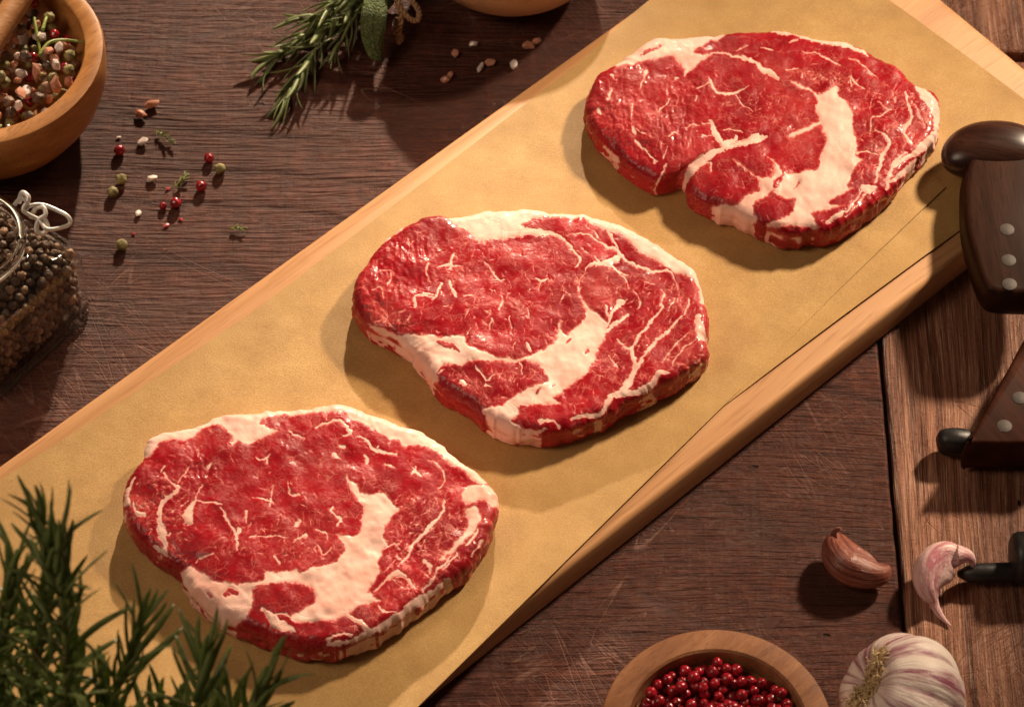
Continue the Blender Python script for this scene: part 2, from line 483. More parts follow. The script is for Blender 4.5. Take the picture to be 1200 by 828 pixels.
MT = {
    'plank_across': mat_table('weathered_plank_across', False, 0.3),
    'plank_along': mat_table('weathered_plank_along', True, 1.7),
    'beech': mat_wood('beech_board', (0.44, 0.215, 0.085), (0.56, 0.30, 0.13), (0.66, 0.385, 0.185), grain=34, length=3.5, fleck=0.2, rough=0.55, bump=0.0001),
    'bowl_wood': mat_wood('bowl_wood', (0.27, 0.105, 0.028), (0.48, 0.21, 0.062), (0.62, 0.31, 0.105), rot=-0.9, grain=110, length=22, fleck=0.35, rough=0.45, bump=0.00012),
    'acacia': mat_wood('acacia_wood', (0.17, 0.062, 0.024), (0.30, 0.125, 0.052), (0.41, 0.19, 0.088), rot=-0.45, grain=150, length=26, rough=0.55, bump=0.0003),
    'cream_wood': mat_wood('pale_bowl_wood', (0.60, 0.36, 0.18), (0.70, 0.45, 0.24), (0.78, 0.53, 0.31), grain=24, length=5, rough=0.35, bump=0.00005),
    'spoon_wood': mat_wood('spoon_wood', (0.38, 0.17, 0.062), (0.48, 0.235, 0.095), (0.58, 0.30, 0.13), grain=50, length=6, rough=0.5),
    'handle_wood': mat_wood('dark_handle_wood', (0.012, 0.004, 0.002), (0.026, 0.009, 0.0045), (0.050, 0.017, 0.008), rot=1.5, grain=80, length=8, rough=0.42, bump=0.00003, spec=0.12),
    'pommel_wood': mat_wood('polished_dark_wood', (0.016, 0.005, 0.003), (0.040, 0.013, 0.007), (0.08, 0.027, 0.013), rot=0.2, grain=60, length=8, rough=0.30, bump=0.00003, spec=0.5),
    'red_handle_wood': mat_wood('reddish_handle_wood', (0.016, 0.005, 0.002), (0.040, 0.011, 0.005), (0.075, 0.021, 0.009), rot=1.0, grain=90, length=8, rough=0.5, bump=0.00003, spec=0.10),
    'paper': mat_paper(),
    'meat': mat_meat(),
    'glass': mat_glass(),
    'thick_glass': G('thick_glass').done((0.97, 0.98, 0.96, 1), 0.03, IOR=1.45, Transmission_Weight=1.0),
    'wire': mat_simple('pale_metal_wire', (0.86, 0.82, 0.76), 0.35, 0.1, Metallic=0.3),
    'rivet': mat_simple('dull_rivet', (0.060, 0.045, 0.038), 0.65, 0.15, Metallic=0.0),
    'black': mat_simple('blackened_steel', (0.012, 0.010, 0.010), 0.45, 0.2),
    'pink_pepper': mat_simple('pink_peppercorn_skin', (0.42, 0.008, 0.020), 0.22, 0.6, 260, 0.0010, Coat_Weight=0.5, Coat_Roughness=0.1),
    'red_flake': mat_simple('pink_pepper_flake', (0.40, 0.012, 0.018), 0.3, 0.4, 400, 0.0003),
    'green_pepper': mat_simple('green_peppercorn_skin', (0.36, 0.31, 0.115), 0.6, 0.5, 520, 0.0009, dark=(0.12, 0.095, 0.03)),
    'black_pepper': mat_simple('black_peppercorn_skin', (0.17, 0.095, 0.058), 0.5, 0.6, 620, 0.0013, dark=(0.040, 0.022, 0.014)),
    'brown_pepper': mat_simple('brown_peppercorn_skin', (0.42, 0.25, 0.15), 0.55, 0.6, 620, 0.0012, dark=(0.10, 0.052, 0.030)),
    'pink_salt': mat_simple('pink_salt', (0.74, 0.36, 0.24), 0.18, 0.2, 200, 0.0003, Subsurface_Weight=0.4, Subsurface_Radius=(1, 0.5, 0.4), Subsurface_Scale=0.002),
    'white_salt': mat_simple('white_salt', (0.86, 0.74, 0.68), 0.22, 0.12, 200, 0.0003, Subsurface_Weight=0.4, Subsurface_Radius=(1, 0.7, 0.6), Subsurface_Scale=0.002),
    'rosemary': mat_leaf('rosemary_leaf', (0.50, 0.57, 0.20), (0.27, 0.35, 0.10)),
    'rosemary_dark': mat_leaf('dark_rosemary_leaf', (0.50, 0.62, 0.15), (0.27, 0.38, 0.08), 0.28, 0.5),
    'thyme': mat_leaf('thyme_leaf', (0.48, 0.55, 0.13), (0.30, 0.36, 0.08)),
    'stem_green': mat_simple('green_stem', (0.26, 0.29, 0.10), 0.55, 0.4),
    'stem_wood': mat_simple('woody_stem', (0.17, 0.14, 0.055), 0.6, 0.5),
    'twine': mat_simple('jute_twine', (0.50, 0.31, 0.16), 0.8, 0.5, 900, 0.0006),
    'garlic_root': mat_simple('dry_garlic_roots', (0.80, 0.60, 0.33), 0.7, 0.3, 900, 0.0005),
    'garlic': mat_skin('garlic_bulb_skin', (0.84, 0.73, 0.66), (0.30, 0.075, 0.13), 0.065, 4.6),
    'clove_red': mat_skin('red_clove_skin', (0.24, 0.075, 0.048), (0.11, 0.020, 0.019), 0.04, 3.4, 0.28, (0.46, 0.22, 0.14)),
    'clove_pink': mat_skin('pink_clove_skin', (0.74, 0.50, 0.48), (0.50, 0.18, 0.22), 0.04, 1.4, 0.4, (0.85, 0.70, 0.65)),
}
# ------------------------------------------------------------------ outlines and slabs
def line_x(a, b, c, d):
    (x1, y1), (x2, y2), (x3, y3), (x4, y4) = a, b, c, d
    den = (x1 - x2) * (y3 - y4) - (y1 - y2) * (x3 - x4)
    k1, k2 = x1 * y2 - y1 * x2, x3 * y4 - y3 * x4
    return ((k1 * (x3 - x4) - (x1 - x2) * k2) / den, (k1 * (y3 - y4) - (y1 - y2) * k2) / den)


def round_poly(pts, r, n=5):
    out = []
    m = len(pts)
    for i in range(m):
        p0, p, p1 = Vector(pts[i - 1]), Vector(pts[i]), Vector(pts[(i + 1) % m])
        a, b = (p0 - p).normalized(), (p1 - p).normalized()
        k = min(r, (p0 - p).length * 0.45, (p1 - p).length * 0.45)
        for j in range(n + 1):
            t = j / n
            out.append((1 - t) ** 2 * (p + a * k) + 2 * t * (1 - t) * p + t * t * (p + b * k))
    return out


def inset(poly, d):
    m = len(poly)
    area2 = sum(poly[i].x * poly[(i + 1) % m].y - poly[(i + 1) % m].x * poly[i].y for i in range(m))
    s = 1 if area2 > 0 else -1
    out = []
    for i in range(m):
        t = (poly[(i + 1) % m] - poly[i - 1])
        if t.length < 1e-9: t = poly[(i + 1) % m] - poly[i]
        t.normalize()
        out.append(poly[i] + Vector((-t.y, t.x)) * d * s)
    return out


def slab(name, poly, prof):
    """closed solid: the outline poly (2-D Vectors, mm) swept through prof = [(inset, z)...] from bottom to top"""
    vs, fs = [], []
    m = len(poly)
    for (d, z) in prof:
        for p in inset(poly, d): vs.append((p.x, p.y, z))
    for j in range(len(prof) - 1):
        for i in range(m):
            a, b = j * m + i, j * m + (i + 1) % m
            fs.append((a, b, b + m, a + m))
    fs.append(tuple(range(m - 1, -1, -1)))
    fs.append(tuple((len(prof) - 1) * m + i for i in range(m)))
    me = mesh(name, vs, fs)
    bm = bmesh.new(); bm.from_mesh(me)
    bmesh.ops.recalc_face_normals(bm, faces=bm.faces)
    bm.to_mesh(me); bm.free()
    return me


def sharp(o, ang=40):
    me = o.data
    bm = bmesh.new(); bm.from_mesh(me)
    for e in bm.edges:
        if len(e.link_faces) == 2 and e.calc_face_angle(0) > math.radians(ang): e.smooth = False
    bm.to_mesh(me); bm.free()
    return o


# ------------------------------------------------------------------ the table
random.seed(5)
seam = P(1045, 560, 0)[0]
table = tag(empty('tabletop', (0, 0, 0)), kind='structure')


def plank(x0, x1, y0, y1, mt):
    g = 0.9
    pts = []
    def run(a, b, n, amp):
        for k in range(n):
            t = k / n
            px, py = a[0] + (b[0] - a[0]) * t, a[1] + (b[1] - a[1]) * t
            if amp and 0 < k:
                if abs(b[0] - a[0]) < 1: px += random.uniform(-amp, amp)
                else: py += random.uniform(-amp, amp)
            pts.append(Vector((px, py)))
    c = [(x0 + g, y0 + g), (x1 - g, y0 + g), (x1 - g, y1 - g), (x0 + g, y1 - g)]
    for i in range(4):
        L = math.dist(c[i], c[(i + 1) % 4])
        run(c[i], c[(i + 1) % 4], max(3, int(L / 9)), 0.22)
    me = slab('plank', pts, [(0, -26), (0, -1.7), (0.5, -0.6), (1.5, 0)])
    o = link('plank', me, MT[mt], table, smooth=False)
    return o


yend = P(1180, 66, 0)[1]
plank(-460, seam, -225, 270, 'plank_across')
plank(-460, seam, -480, -225, 'plank_across')
plank(-460, seam, 270, 520, 'plank_across')
plank(seam, seam + 128, -460, yend - 2, 'plank_along')
plank(seam, seam + 128, yend + 1.5, 480, 'plank_along')
plank(seam + 128, seam + 270, -460, 480, 'plank_along')

# ------------------------------------------------------------------ cutting board
u1, u2 = P(0, 543, 18), P(735, 17, 18)
r1, r2 = P(500, 823, 0), P(1137, 314, 0)
e1, e2 = P(1106, 0, 18), P(1200, 78, 18)
cA = line_x(u1, u2, e1, e2)
cB = line_x(r1, r2, e1, e2)
du = (Vector(u2) - Vector(u1)).normalized()
cC = Vector(u1) - du * 190
nrm = Vector((du.y, -du.x))
cD = line_x(r1, r2, tuple(cC), tuple(cC + nrm))
bp = round_poly([cA, cB, cD, tuple(cC)], 9, 6)
board = link('cutting_board', slab('cutting_board', bp, [(1.2, 0), (0.2, 1.2), (0.0, 3), (0, 14.9), (0.35, 16.4), (1.1, 17.5), (2.2, 18)]), None)
g_ang = math.atan2(du.y, du.x)
MT['beech'] = mat_wood('beech_board_along', (0.40, 0.185, 0.070), (0.53, 0.27, 0.115), (0.64, 0.36, 0.17), rot=-g_ang, grain=42, length=3.0, fleck=0.22, rough=0.50, bump=0.0001)
board.data.materials.append(MT['beech'])
sharp(board, 50)
tag(board, 'long pale beech cutting board lying diagonally under the brown paper and steaks', 'cutting board')


# ------------------------------------------------------------------ sheets of paper
def sheet(name, px, z, label, lift):
    poly = [Vector(P(x, y, z)) for x, y in px]
    # densify
    dense = []
    m = len(poly)
    for i in range(m):
        a, b = poly[i], poly[(i + 1) % m]
        n = max(1, int((b - a).length / 7))
        for k in range(n): dense.append(a + (b - a) * k / n)
    bm = bmesh.new()
    vs = [bm.verts.new((p.x, p.y, 0)) for p in dense]
    f = bm.faces.new(vs)
    # cut to a grid so the sheet can cockle
    xs = [p.x for p in dense]; ys = [p.y for p in dense]
    for k in range(int((max(xs) - min(xs)) / 14)):
        bmesh.ops.bisect_plane(bm, geom=bm.verts[:] + bm.edges[:] + bm.faces[:], plane_co=(min(xs) + 14 * (k + 0.5), 0, 0), plane_no=(1, 0, 0))
    for k in range(int((max(ys) - min(ys)) / 14)):
        bmesh.ops.bisect_plane(bm, geom=bm.verts[:] + bm.edges[:] + bm.faces[:], plane_co=(0, min(ys) + 14 * (k + 0.5), 0), plane_no=(0, 1, 0))
    for v in bm.verts:
        v.co.z = z + lift(v.co.x, v.co.y)
    res = bmesh.ops.extrude_face_region(bm, geom=bm.faces[:])
    for v in res['geom']:
        if isinstance(v, bmesh.types.BMVert): v.co.z += 0.22
    bmesh.ops.recalc_face_normals(bm, faces=bm.faces)
    for v in bm.verts: v.co *= MM
    me = bpy.data.meshes.new(name)
    bm.to_mesh(me); bm.free()
    o = link(name, me, MT['paper'], smooth=True)
    sharp(o, 60)
    return tag(o, label, 'paper sheet')


def bumpy(a, s, ph):
    return lambda x, y: a * (0.5 + 0.5 * math.sin(x / s + ph + math.sin(y / (s * 1.3)))) * (0.5 + 0.5 * math.sin(y / (s * 0.8) - ph))


def edge_lift(lines, base):
    """sheet curling up along given borders (pixel pairs, amplitude mm, reach mm)"""
    segs = [(P(*a, 18), P(*b, 18), amp, reach) for a, b, amp, reach in lines]
    def f(x, y):
        z = base(x, y)
        for a, b, amp, reach in segs:
            vx, vy = b[0] - a[0], b[1] - a[1]
            t = max(0, min(1, ((x - a[0]) * vx + (y - a[1]) * vy) / (vx * vx + vy * vy)))
            d = math.hypot(x - a[0] - t * vx, y - a[1] - t * vy)
            z += amp * math.sin(math.pi * min(1, max(0, t * 0.96 + 0.02))) ** 0.5 * math.exp(-(d / reach) ** 1.5)
        return z
    return f


A_PX = [(-160, 672), (0, 562), (98, 500), (300, 363), (500, 212), (680, 73), (735, 22), (895, -108), (1265, 166), (1126, 270), (985, 374), (850, 475), (600, 660), (300, 850), (60, 900)]
C_PX = [(185, 520), (0, 696), (-170, 860), (-60, 1010), (200, 1090), (490, 828), (650, 672), (854, 470), (985, 338), (1108, 220), (1085, 200), (870, 225), (760, 335), (560, 455), (440, 545)]
sheet('paper_sheet', A_PX, 18.05, 'brown butcher paper sheet reaching the far end of the board, under the far steak', edge_lift([((1126, 270), (850, 475), 1.3, 9), ((1050, 5), (1265, 166), 0.9, 7), ((0, 562), (680, 73), 0.5, 7)], bumpy(0.25, 31, 0.3)))
sheet('paper_sheet', C_PX, 18.60, 'brown butcher paper sheet along the near lower part of the board, overlapping the other sheet', edge_lift([((185, 520), (0, 696), 0.9, 8), ((490, 828), (854, 470), 1.2, 9), ((854, 470), (1108, 220), 0.35, 5)], bumpy(0.2, 37, 2.0)))
PAPER = 18.95

# ------------------------------------------------------------------ steaks
def vnoise(shape, cell, rng, aniso=(1, 1)):
    """smooth value noise 0..1 on a raster"""
    h, wd = shape
    cy, cx = cell * aniso[1], cell * aniso[0]
    gh, gw = int(h / cy) + 4, int(wd / cx) + 4
    g = rng.random((gh, gw))
    y = np.arange(h) / cy; x = np.arange(wd) / cx
    yi, xi = y.astype(int), x.astype(int)
    fy, fx = y - yi, x - xi
    fy = fy * fy * (3 - 2 * fy); fx = fx * fx * (3 - 2 * fx)
    a = g[yi][:, xi]; b = g[yi][:, xi + 1]; c = g[yi + 1][:, xi]; d = g[yi + 1][:, xi + 1]
    fy, fx = fy[:, None], fx[None, :]
    return (a * (1 - fx) + b * fx) * (1 - fy) + (c * (1 - fx) + d * fx) * fy


def fbm(shape, cell, rng, oct=3, aniso=(1, 1)):
    s, a, t = 0, 1.0, 0
    for k in range(oct):
        s = s + a * vnoise(shape, max(cell / 2 ** k, 1.5), rng, aniso); t += a; a *= 0.55
    return s / t


def blur(a, r):
    for _ in range(2):
        for ax in (0, 1):
            c = np.cumsum(np.pad(a, [(r + 1, r) if i == ax else (0, 0) for i in (0, 1)], mode='edge'), axis=ax)
            a = (np.take(c, range(2 * r + 1, c.shape[ax]), axis=ax) - np.take(c, range(0, c.shape[ax] - 2 * r - 1), axis=ax)) / (2 * r + 1)
    return a


RS = 2.2   # raster samples per chart unit


class Chart:
    """flat chart of one cut face; fat and a few painted highlights are laid down as areas and veins"""
    def __init__(s, x0, y0, x1, y1, seed):
        s.x0, s.y0 = x0, y0
        s.w, s.h = int((x1 - x0) * RS), int((y1 - y0) * RS)
        s.rng = np.random.default_rng(seed)
        X, Y = np.meshgrid(np.arange(s.w) / RS + x0, np.arange(s.h) / RS + y0)
        wx = (fbm((s.h, s.w), 9 * RS, s.rng, 3) - 0.5) * 6.0
        wy = (fbm((s.h, s.w), 9 * RS, s.rng, 3) - 0.5) * 6.0
        s.X, s.Y = X + wx, Y + wy
        s.X0, s.Y0 = X, Y
        s.fat = np.zeros((s.h, s.w))
        s.N = (fbm((s.h, s.w), 2.6 * RS, s.rng, 2) - 0.5) * 2.2

    def poly_sd(s, pts, smooth=True):
        if smooth: pts = [tuple(p) for p in smooth_path(pts, 3, closed=True)]
        inside = np.zeros(s.X.shape, bool)
        d = np.full(s.X.shape, 1e9)
        m = len(pts)
        for i in range(m):
            (ax, ay), (bx, by) = pts[i], pts[(i + 1) % m]
            if ay != by:
                cr = ((ay > s.Y) != (by > s.Y)) & (s.X < (bx - ax) * (s.Y - ay) / (by - ay) + ax)
                inside ^= cr
            j0 = max(0, int((min(ay, by) - 8 - s.y0) * RS)); j1 = min(s.h, int((max(ay, by) + 8 - s.y0) * RS))
            i0 = max(0, int((min(ax, bx) - 8 - s.x0) * RS)); i1 = min(s.w, int((max(ax, bx) + 8 - s.x0) * RS))
            if j1 <= j0 or i1 <= i0: continue
            XX, YY = s.X[j0:j1, i0:i1], s.Y[j0:j1, i0:i1]
            vx, vy = bx - ax, by - ay
            t = np.clip(((XX - ax) * vx + (YY - ay) * vy) / (vx * vx + vy * vy + 1e-9), 0, 1)
            dd = np.hypot(XX - ax - t * vx, YY - ay - t * vy)
            d[j0:j1, i0:i1] = np.minimum(d[j0:j1, i0:i1], dd)
        return np.where(inside, d, -d)

    def area(s, pts, val=1.0, soft=2.0):
        sd = s.poly_sd(pts) + s.N * 1.3
        s.fat = np.maximum(s.fat, val * np.clip(sd / soft * 0.5 + 0.5, 0, 1))

    def stroke(s, pts, val=1.0, soft=0.7, sub=False, wk=1.0):
        q = smooth_path(pts, 4) if len(pts) > 2 else [np.array(p, float) for p in pts]
        for a, b in zip(q[:-1], q[1:]):
            r = max(a[2], b[2]) * wk + 7
            j0 = max(0, int((min(a[1], b[1]) - r - s.y0) * RS)); j1 = min(s.h, int((max(a[1], b[1]) + r - s.y0) * RS))
            i0 = max(0, int((min(a[0], b[0]) - r - s.x0) * RS)); i1 = min(s.w, int((max(a[0], b[0]) + r - s.x0) * RS))
            if j1 <= j0 or i1 <= i0: continue
            XX, YY = s.X[j0:j1, i0:i1], s.Y[j0:j1, i0:i1]
            vx, vy = b[0] - a[0], b[1] - a[1]
            t = np.clip(((XX - a[0]) * vx + (YY - a[1]) * vy) / (vx * vx + vy * vy + 1e-9), 0, 1)
            dd = np.hypot(XX - a[0] - t * vx, YY - a[1] - t * vy)
            wd = a[2] + (b[2] - a[2]) * t
            wd = wd * np.clip(0.62 + wd * 0.09, 0.62, 1) * wk
            wd = wd + s.N[j0:j1, i0:i1] * np.minimum(1.3, 0.22 + wd * 0.5)
            v = val * np.clip((wd - dd) / soft * 0.5 + 0.5, 0, 1)
            F = s.fat[j0:j1, i0:i1]
            s.fat[j0:j1, i0:i1] = np.minimum(F, 1 - v) if sub else np.maximum(F, v)

    def dot(s, x, y, r, val=1.0):
        s.stroke([(x, y, r), (x + 0.5, y + 0.3, r)], val)

    def flecks(s, n, zone, length, width, ang, spread, val=(0.45, 0.95)):
        """short broken threads of fat between the bundles; zone = polygon, ang in degrees"""
        sd = s.poly_sd(zone, False)
        jj, ii = np.nonzero(sd > 1)
        for k in range(n):
            q = s.rng.integers(len(jj))
            x, y = s.X0[jj[q], ii[q]], s.Y0[jj[q], ii[q]]
            a = math.radians(ang + s.rng.normal() * spread)
            L = length * (0.4 + s.rng.random() * 1.2)
            w0 = width * (0.35 + 0.85 * s.rng.random())
            pts = [(x, y, w0 * 0.2)]
            for j in range(3):
                a += s.rng.normal() * 0.32
                x += math.cos(a) * L / 3; y += math.sin(a) * L / 3
                pts.append((x, y, w0 * (1.0, 0.8, 0.15)[j]))
            v = min(1.0, s.rng.uniform(*val) * 1.25)
            s.stroke(pts, v, 0.55)
            if s.rng.random() < 0.35:
                b = a + s.rng.choice([-1, 1]) * 1.1
                p = pts[1]
                s.stroke([p, (p[0] + math.cos(b) * L * 0.4, p[1] + math.sin(b) * L * 0.4, 0.1)], v, 0.55)


def sample(ar, ch, px, py):
    x = np.clip((px - ch.x0) * RS, 0, ch.w - 1.001); y = np.clip((py - ch.y0) * RS, 0, ch.h - 1.001)
    xi, yi = x.astype(int), y.astype(int)
    fx, fy = x - xi, y - yi
    return (ar[yi, xi] * (1 - fx) + ar[yi, np.minimum(xi + 1, ch.w - 1)] * fx) * (1 - fy) + (ar[np.minimum(yi + 1, ch.h - 1), xi] * (1 - fx) + ar[np.minimum(yi + 1, ch.h - 1), np.minimum(xi + 1, ch.w - 1)] * fx) * fy


def build_steak(outline, centre, ch, T, label, coarse, sidefat, seed, tone_spots=()):
    NA, NR = 1100, 176
    rng = np.random.default_rng(seed)
    zr = PAPER + T * 0.74
    out = [P(x, y, zr) for x, y in outline]
    dense = np.array(smooth_path(out, 24, closed=True))
    # resample evenly
    seg = np.hypot(*(np.roll(dense, -1, 0) - dense).T)
    cum = np.concatenate([[0], np.cumsum(seg)])
    tt = np.linspace(0, cum[-1], NA, endpoint=False)
    dx = np.interp(tt, cum, np.append(dense[:, 0], dense[0, 0])); dy = np.interp(tt, cum, np.append(dense[:, 1], dense[0, 1]))
    def ring_noise(k, amp):
        g = rng.random(k); t = np.arange(NA) / NA * k
        i = t.astype(int); f = t - i; f = f * f * (3 - 2 * f)
        return ((g[i % k] * (1 - f) + g[(i + 1) % k] * f) - 0.5) * amp
    cx, cy = P(centre[0], centre[1], zr)
    R = np.hypot(dx - cx, dy - cy)
    ux, uy = (dx - cx) / R, (dy - cy) / R
    wob = ring_noise(60, 1.1) + ring_noise(140, 0.8) + ring_noise(330, 0.35)
    R = R + wob
    rt = 5.2
    th_ = np.arctan2(uy, ux)
    sag = 3.6 * np.exp(-((np.mod(th_ - math.radians(205) + math.pi, 2 * math.pi) - math.pi) / 0.75) ** 2) + 1.2 + ring_noise(9, 2.4)
    sag = np.clip(sag, 0, 6)
    rings = []
    for i in range(NR):                                   # (inset from outline, z, kind)
        rings.append((1 - (i + 0.5) / NR, None))
    rows_x, rows_y, rows_z, side = [], [], [], []
    for i in range(NR):
        s = (i + 0.4) / NR
        d = R * (1 - s) + 4.2 * 0
        d = R - (R - 0.0) * s
        rows_x.append(cx + ux * R * s); rows_y.append(cy + uy * R * s)
        q = np.clip(1 - d / rt, 0, 1)
        rows_z.append(np.full(NA, PAPER + T) - rt * 0.78 * (1 - np.sqrt(np.clip(1 - q * q, 0, 1))) - sag * np.clip(1 - d / 26, 0, 1) ** 2)
        side.append(np.clip(1 - d / 1.6, 0, 1))
    zt = T - rt * 0.78
    NS = 34
    bow = ring_noise(22, 1.0)
    sn = vnoise((NS, NA), 5, rng, (1.2, 1.6)); sn2 = vnoise((NS, NA), 13, rng, (1.2, 1))
    for j in range(1, NS + 1):
        t = j / NS
        z = PAPER + (zt - sag) * (1 - t)
        off = -0.9 * t * (1 + bow) + 0.9 * math.sin(math.pi * t) * (0.5 + bow) - 2.2 * max(0, (t - 0.84) / 0.16) ** 2
        off = off + ((sn[j - 1] - 0.5) * 0.7 + (sn2[j - 1] - 0.5) * 1.5) * min(1, t * 6)
        rows_x.append(dx * 0 + cx + ux * (R + off)); rows_y.append(cy + uy * (R + off))
        rows_z.append(z + np.zeros(NA)); side.append(np.full(NA, 1.0))
    VX, VY, VZ = np.array(rows_x), np.array(rows_y), np.array(rows_z)
    S = np.array(side)
    # chart coordinates (look up the cut face)
    s_, c_ = math.sin(TH), math.cos(TH)
    vy_, vz_ = VY - CAM[1], VZ - CAM[2]
    dep = vy_ * c_ - vz_ * s_
    PX = 600 + FPX * (VX - CAM[0]) / dep; PY = 414 - FPX * (vy_ * s_ + vz_ * c_) / dep
    fat = sample(ch.fat, ch, PX, PY)
    sh = (ch.h, ch.w)
    # relief of the cut face
    b1 = fbm(sh, 7.5 * RS, ch.rng, 2); b2 = fbm(sh, 26 * RS, ch.rng, 2); b3 = fbm(sh, 3.2 * RS, ch.rng, 2); b4 = fbm(sh, 13 * RS, ch.rng, 2)
    ridg = 1 - np.abs(2 * fbm(sh, 8 * RS, ch.rng, 2, (0.75, 1.7)) - 1)
    fatb = blur(np.clip(ch.fat, 0, 1), 2)
    coarse_m = np.zeros(sh)
    for (x, y, r) in coarse:
        coarse_m = np.maximum(coarse_m, np.clip(1.4 - np.hypot(ch.X - x, ch.Y - y) / r, 0, 1))
    lean_h = (b1 - 0.5) * 0.45 + (b3 - 0.5) * (0.10 + 0.5 * coarse_m) + (ridg - 0.8) * 1.15 * coarse_m
    fat_h = (b4 - 0.5) * 1.3 + (b1 - 0.5) * 0.3
    H = lean_h * 0.75 * (1 - fatb) + (fat_h * 0.8 + 0.03) * blur(fatb, 4) + (b2 - 0.5) * 2.3
    edge = fatb * (1 - fatb) * 4
    H = H - edge * 0.22 * (b4 > 0.45)
    face = np.ones_like(VZ); face[NR:] = 0
    face[:NR] = 1 - 0.8 * S[:NR]
    VZ = VZ + sample(H, ch, PX, PY) * face * 0.8
    # flank colours: fat where the outline says so, otherwise streaked lean
    fl = sidefat(np.arange(NA) / NA)[None, :] if callable(sidefat) else sidefat
    a = vnoise((NS + NR, NA), 15, rng, (1.5, 0.8)); b = vnoise((NS + NR, NA), 6, rng, (1.2, 1))
    edgefat = sample(ch.fat, ch, PX[NR - 2][None, :].repeat(NS + NR, 0), PY[NR - 2][None, :].repeat(NS + NR, 0))
    sf = np.clip((a * 0.55 + b * 0.45 - 0.5) * 9 + (edgefat - 0.45) * 4.2 - 0.2, 0, 1)
    depth = np.zeros_like(VZ); depth[NR:] = (np.arange(1, NS + 1) / NS)[:, None]
    blend = np.clip(depth * 14, 0, 1)
    fat = fat * (1 - blend) + sf * 0.85 * blend
    tone = np.zeros(sh)
    for (x, y, r, v) in tone_spots:
        tone = np.maximum(tone, v * np.clip(1.3 - np.hypot(ch.X - x, ch.Y - y) / r, 0, 1) * (0.35 + b3))
    tv = sample(tone, ch, PX, PY)
    tv = np.maximum(tv * (1 - blend), blend * np.clip(0.12 + 0.35 * a, 0, 1))
    nrow = VX.shape[0]
    co = np.stack([VX, VY, VZ], -1).reshape(-1, 3)
    co = np.vstack([[[cx, cy, VZ[0].mean()]], co, [[cx, cy, PAPER]]]) * MM
    idx = np.arange(nrow * NA).reshape(nrow, NA) + 1
    nx = np.roll(idx, -1, 1)
    quads = np.stack([idx[:-1], idx[1:], nx[1:], nx[:-1]], -1).reshape(-1, 4)
    t1 = np.stack([np.zeros(NA, int), idx[0], nx[0]], -1)
    t2 = np.stack([np.full(NA, nrow * NA + 1), nx[-1], idx[-1]], -1)
    # outline order decides the winding
    area2 = np.sum(dx * np.roll(dy, -1) - np.roll(dx, -1) * dy)
    if area2 < 0:
        quads, t1, t2 = quads[:, ::-1], t1[:, ::-1], t2[:, ::-1]
    me = bpy.data.meshes.new('ribeye_steak')
    nv, nl = len(co), quads.size + t1.size + t2.size
    me.vertices.add(nv); me.vertices.foreach_set('co', co.astype(np.float32).ravel())
    me.loops.add(nl); me.loops.foreach_set('vertex_index', np.concatenate([quads.ravel(), t1.ravel(), t2.ravel()]).astype(np.int32))
    npoly = len(quads) + len(t1) + len(t2)
    me.polygons.add(npoly)
    ls = np.concatenate([np.arange(len(quads)) * 4, quads.size + np.arange(len(t1) + len(t2)) * 3])
    me.polygons.foreach_set('loop_start', ls.astype(np.int32))
    me.update(calc_edges=True)
    me.validate()
    def full(v): return np.concatenate([[v[0].mean()], v.reshape(-1), [0.0]])
    attr(me, 'fat', full(np.clip(fat, 0, 1))); attr(me, 'side', full(S)); attr(me, 'tone', full(np.clip(tv, 0, 1)))
    o = link('ribeye_steak', me, MT['meat'], smooth=True)
    return tag(o, label, 'steak', 'three raw ribeye steaks on brown paper')


def V(ch, *ss, wk=1.0):
    for q in ss: ch.stroke(q, 1.0, wk=wk)


# middle steak
S2 = [(414, 350), (417, 326), (426, 313), (439, 295), (460, 275), (482, 262), (508, 254), (528, 257), (547, 255), (576, 249), (620, 248), (652, 251), (685, 254), (718, 261), (751, 277), (776, 290), (784, 298), (802, 311), (816, 325), (822, 344), (829, 366), (830, 387), (827, 402), (827, 421), (799, 439), (774, 454), (752, 465), (732, 474), (707, 489), (670, 500), (642, 508), (615, 506), (590, 501), (569, 491), (550, 477), (530, 463), (508, 445), (492, 422), (474, 404), (455, 392), (433, 384), (421, 370)]
c2 = Chart(395, 230, 850, 530, 11)
c2.flecks(230, S2, 7, 0.45, 90, 25, (0.3, 0.75))
c2.flecks(190, [(520, 290), (690, 290), (680, 400), (560, 405), (470, 370)], 7, 0.5, 85, 40, (0.4, 0.9))
c2.flecks(260, [(700, 310), (820, 330), (815, 420), (680, 490), (650, 470), (720, 370)], 7, 0.5, 120, 40, (0.4, 0.95))
c2.flecks(90, [(520, 430), (630, 425), (640, 445), (560, 475)], 6, 0.5, 60, 50, (0.35, 0.85))
c2.area([(430, 378), (447, 384), (466, 392), (484, 391), (503, 390), (517, 394), (528, 392), (543, 391), (547, 402), (559, 409), (578, 414), (585, 419), (602, 419), (620, 416), (626, 413), (644, 404), (651, 397), (654, 385), (658, 377), (660, 391), (672, 385), (679, 380), (684, 372), (685, 361), (680, 343), (688, 357), (697, 366), (712, 377), (710, 387), (709, 396), (699, 409), (697, 422), (688, 437), (672, 450), (655, 461), (649, 466), (658, 474), (633, 473), (612, 474), (600, 480), (590, 476), (599, 466), (610, 458), (626, 452), (639, 447), (642, 442), (638, 434), (630, 426), (615, 421), (602, 423), (565, 422), (547, 424), (539, 428), (519, 426), (512, 438), (514, 447), (500, 450), (480, 425), (465, 400), (445, 392)])
c2.area([(567, 478), (590, 475), (603, 474), (608, 484), (600, 492), (612, 500), (606, 520), (580, 512), (570, 492)])
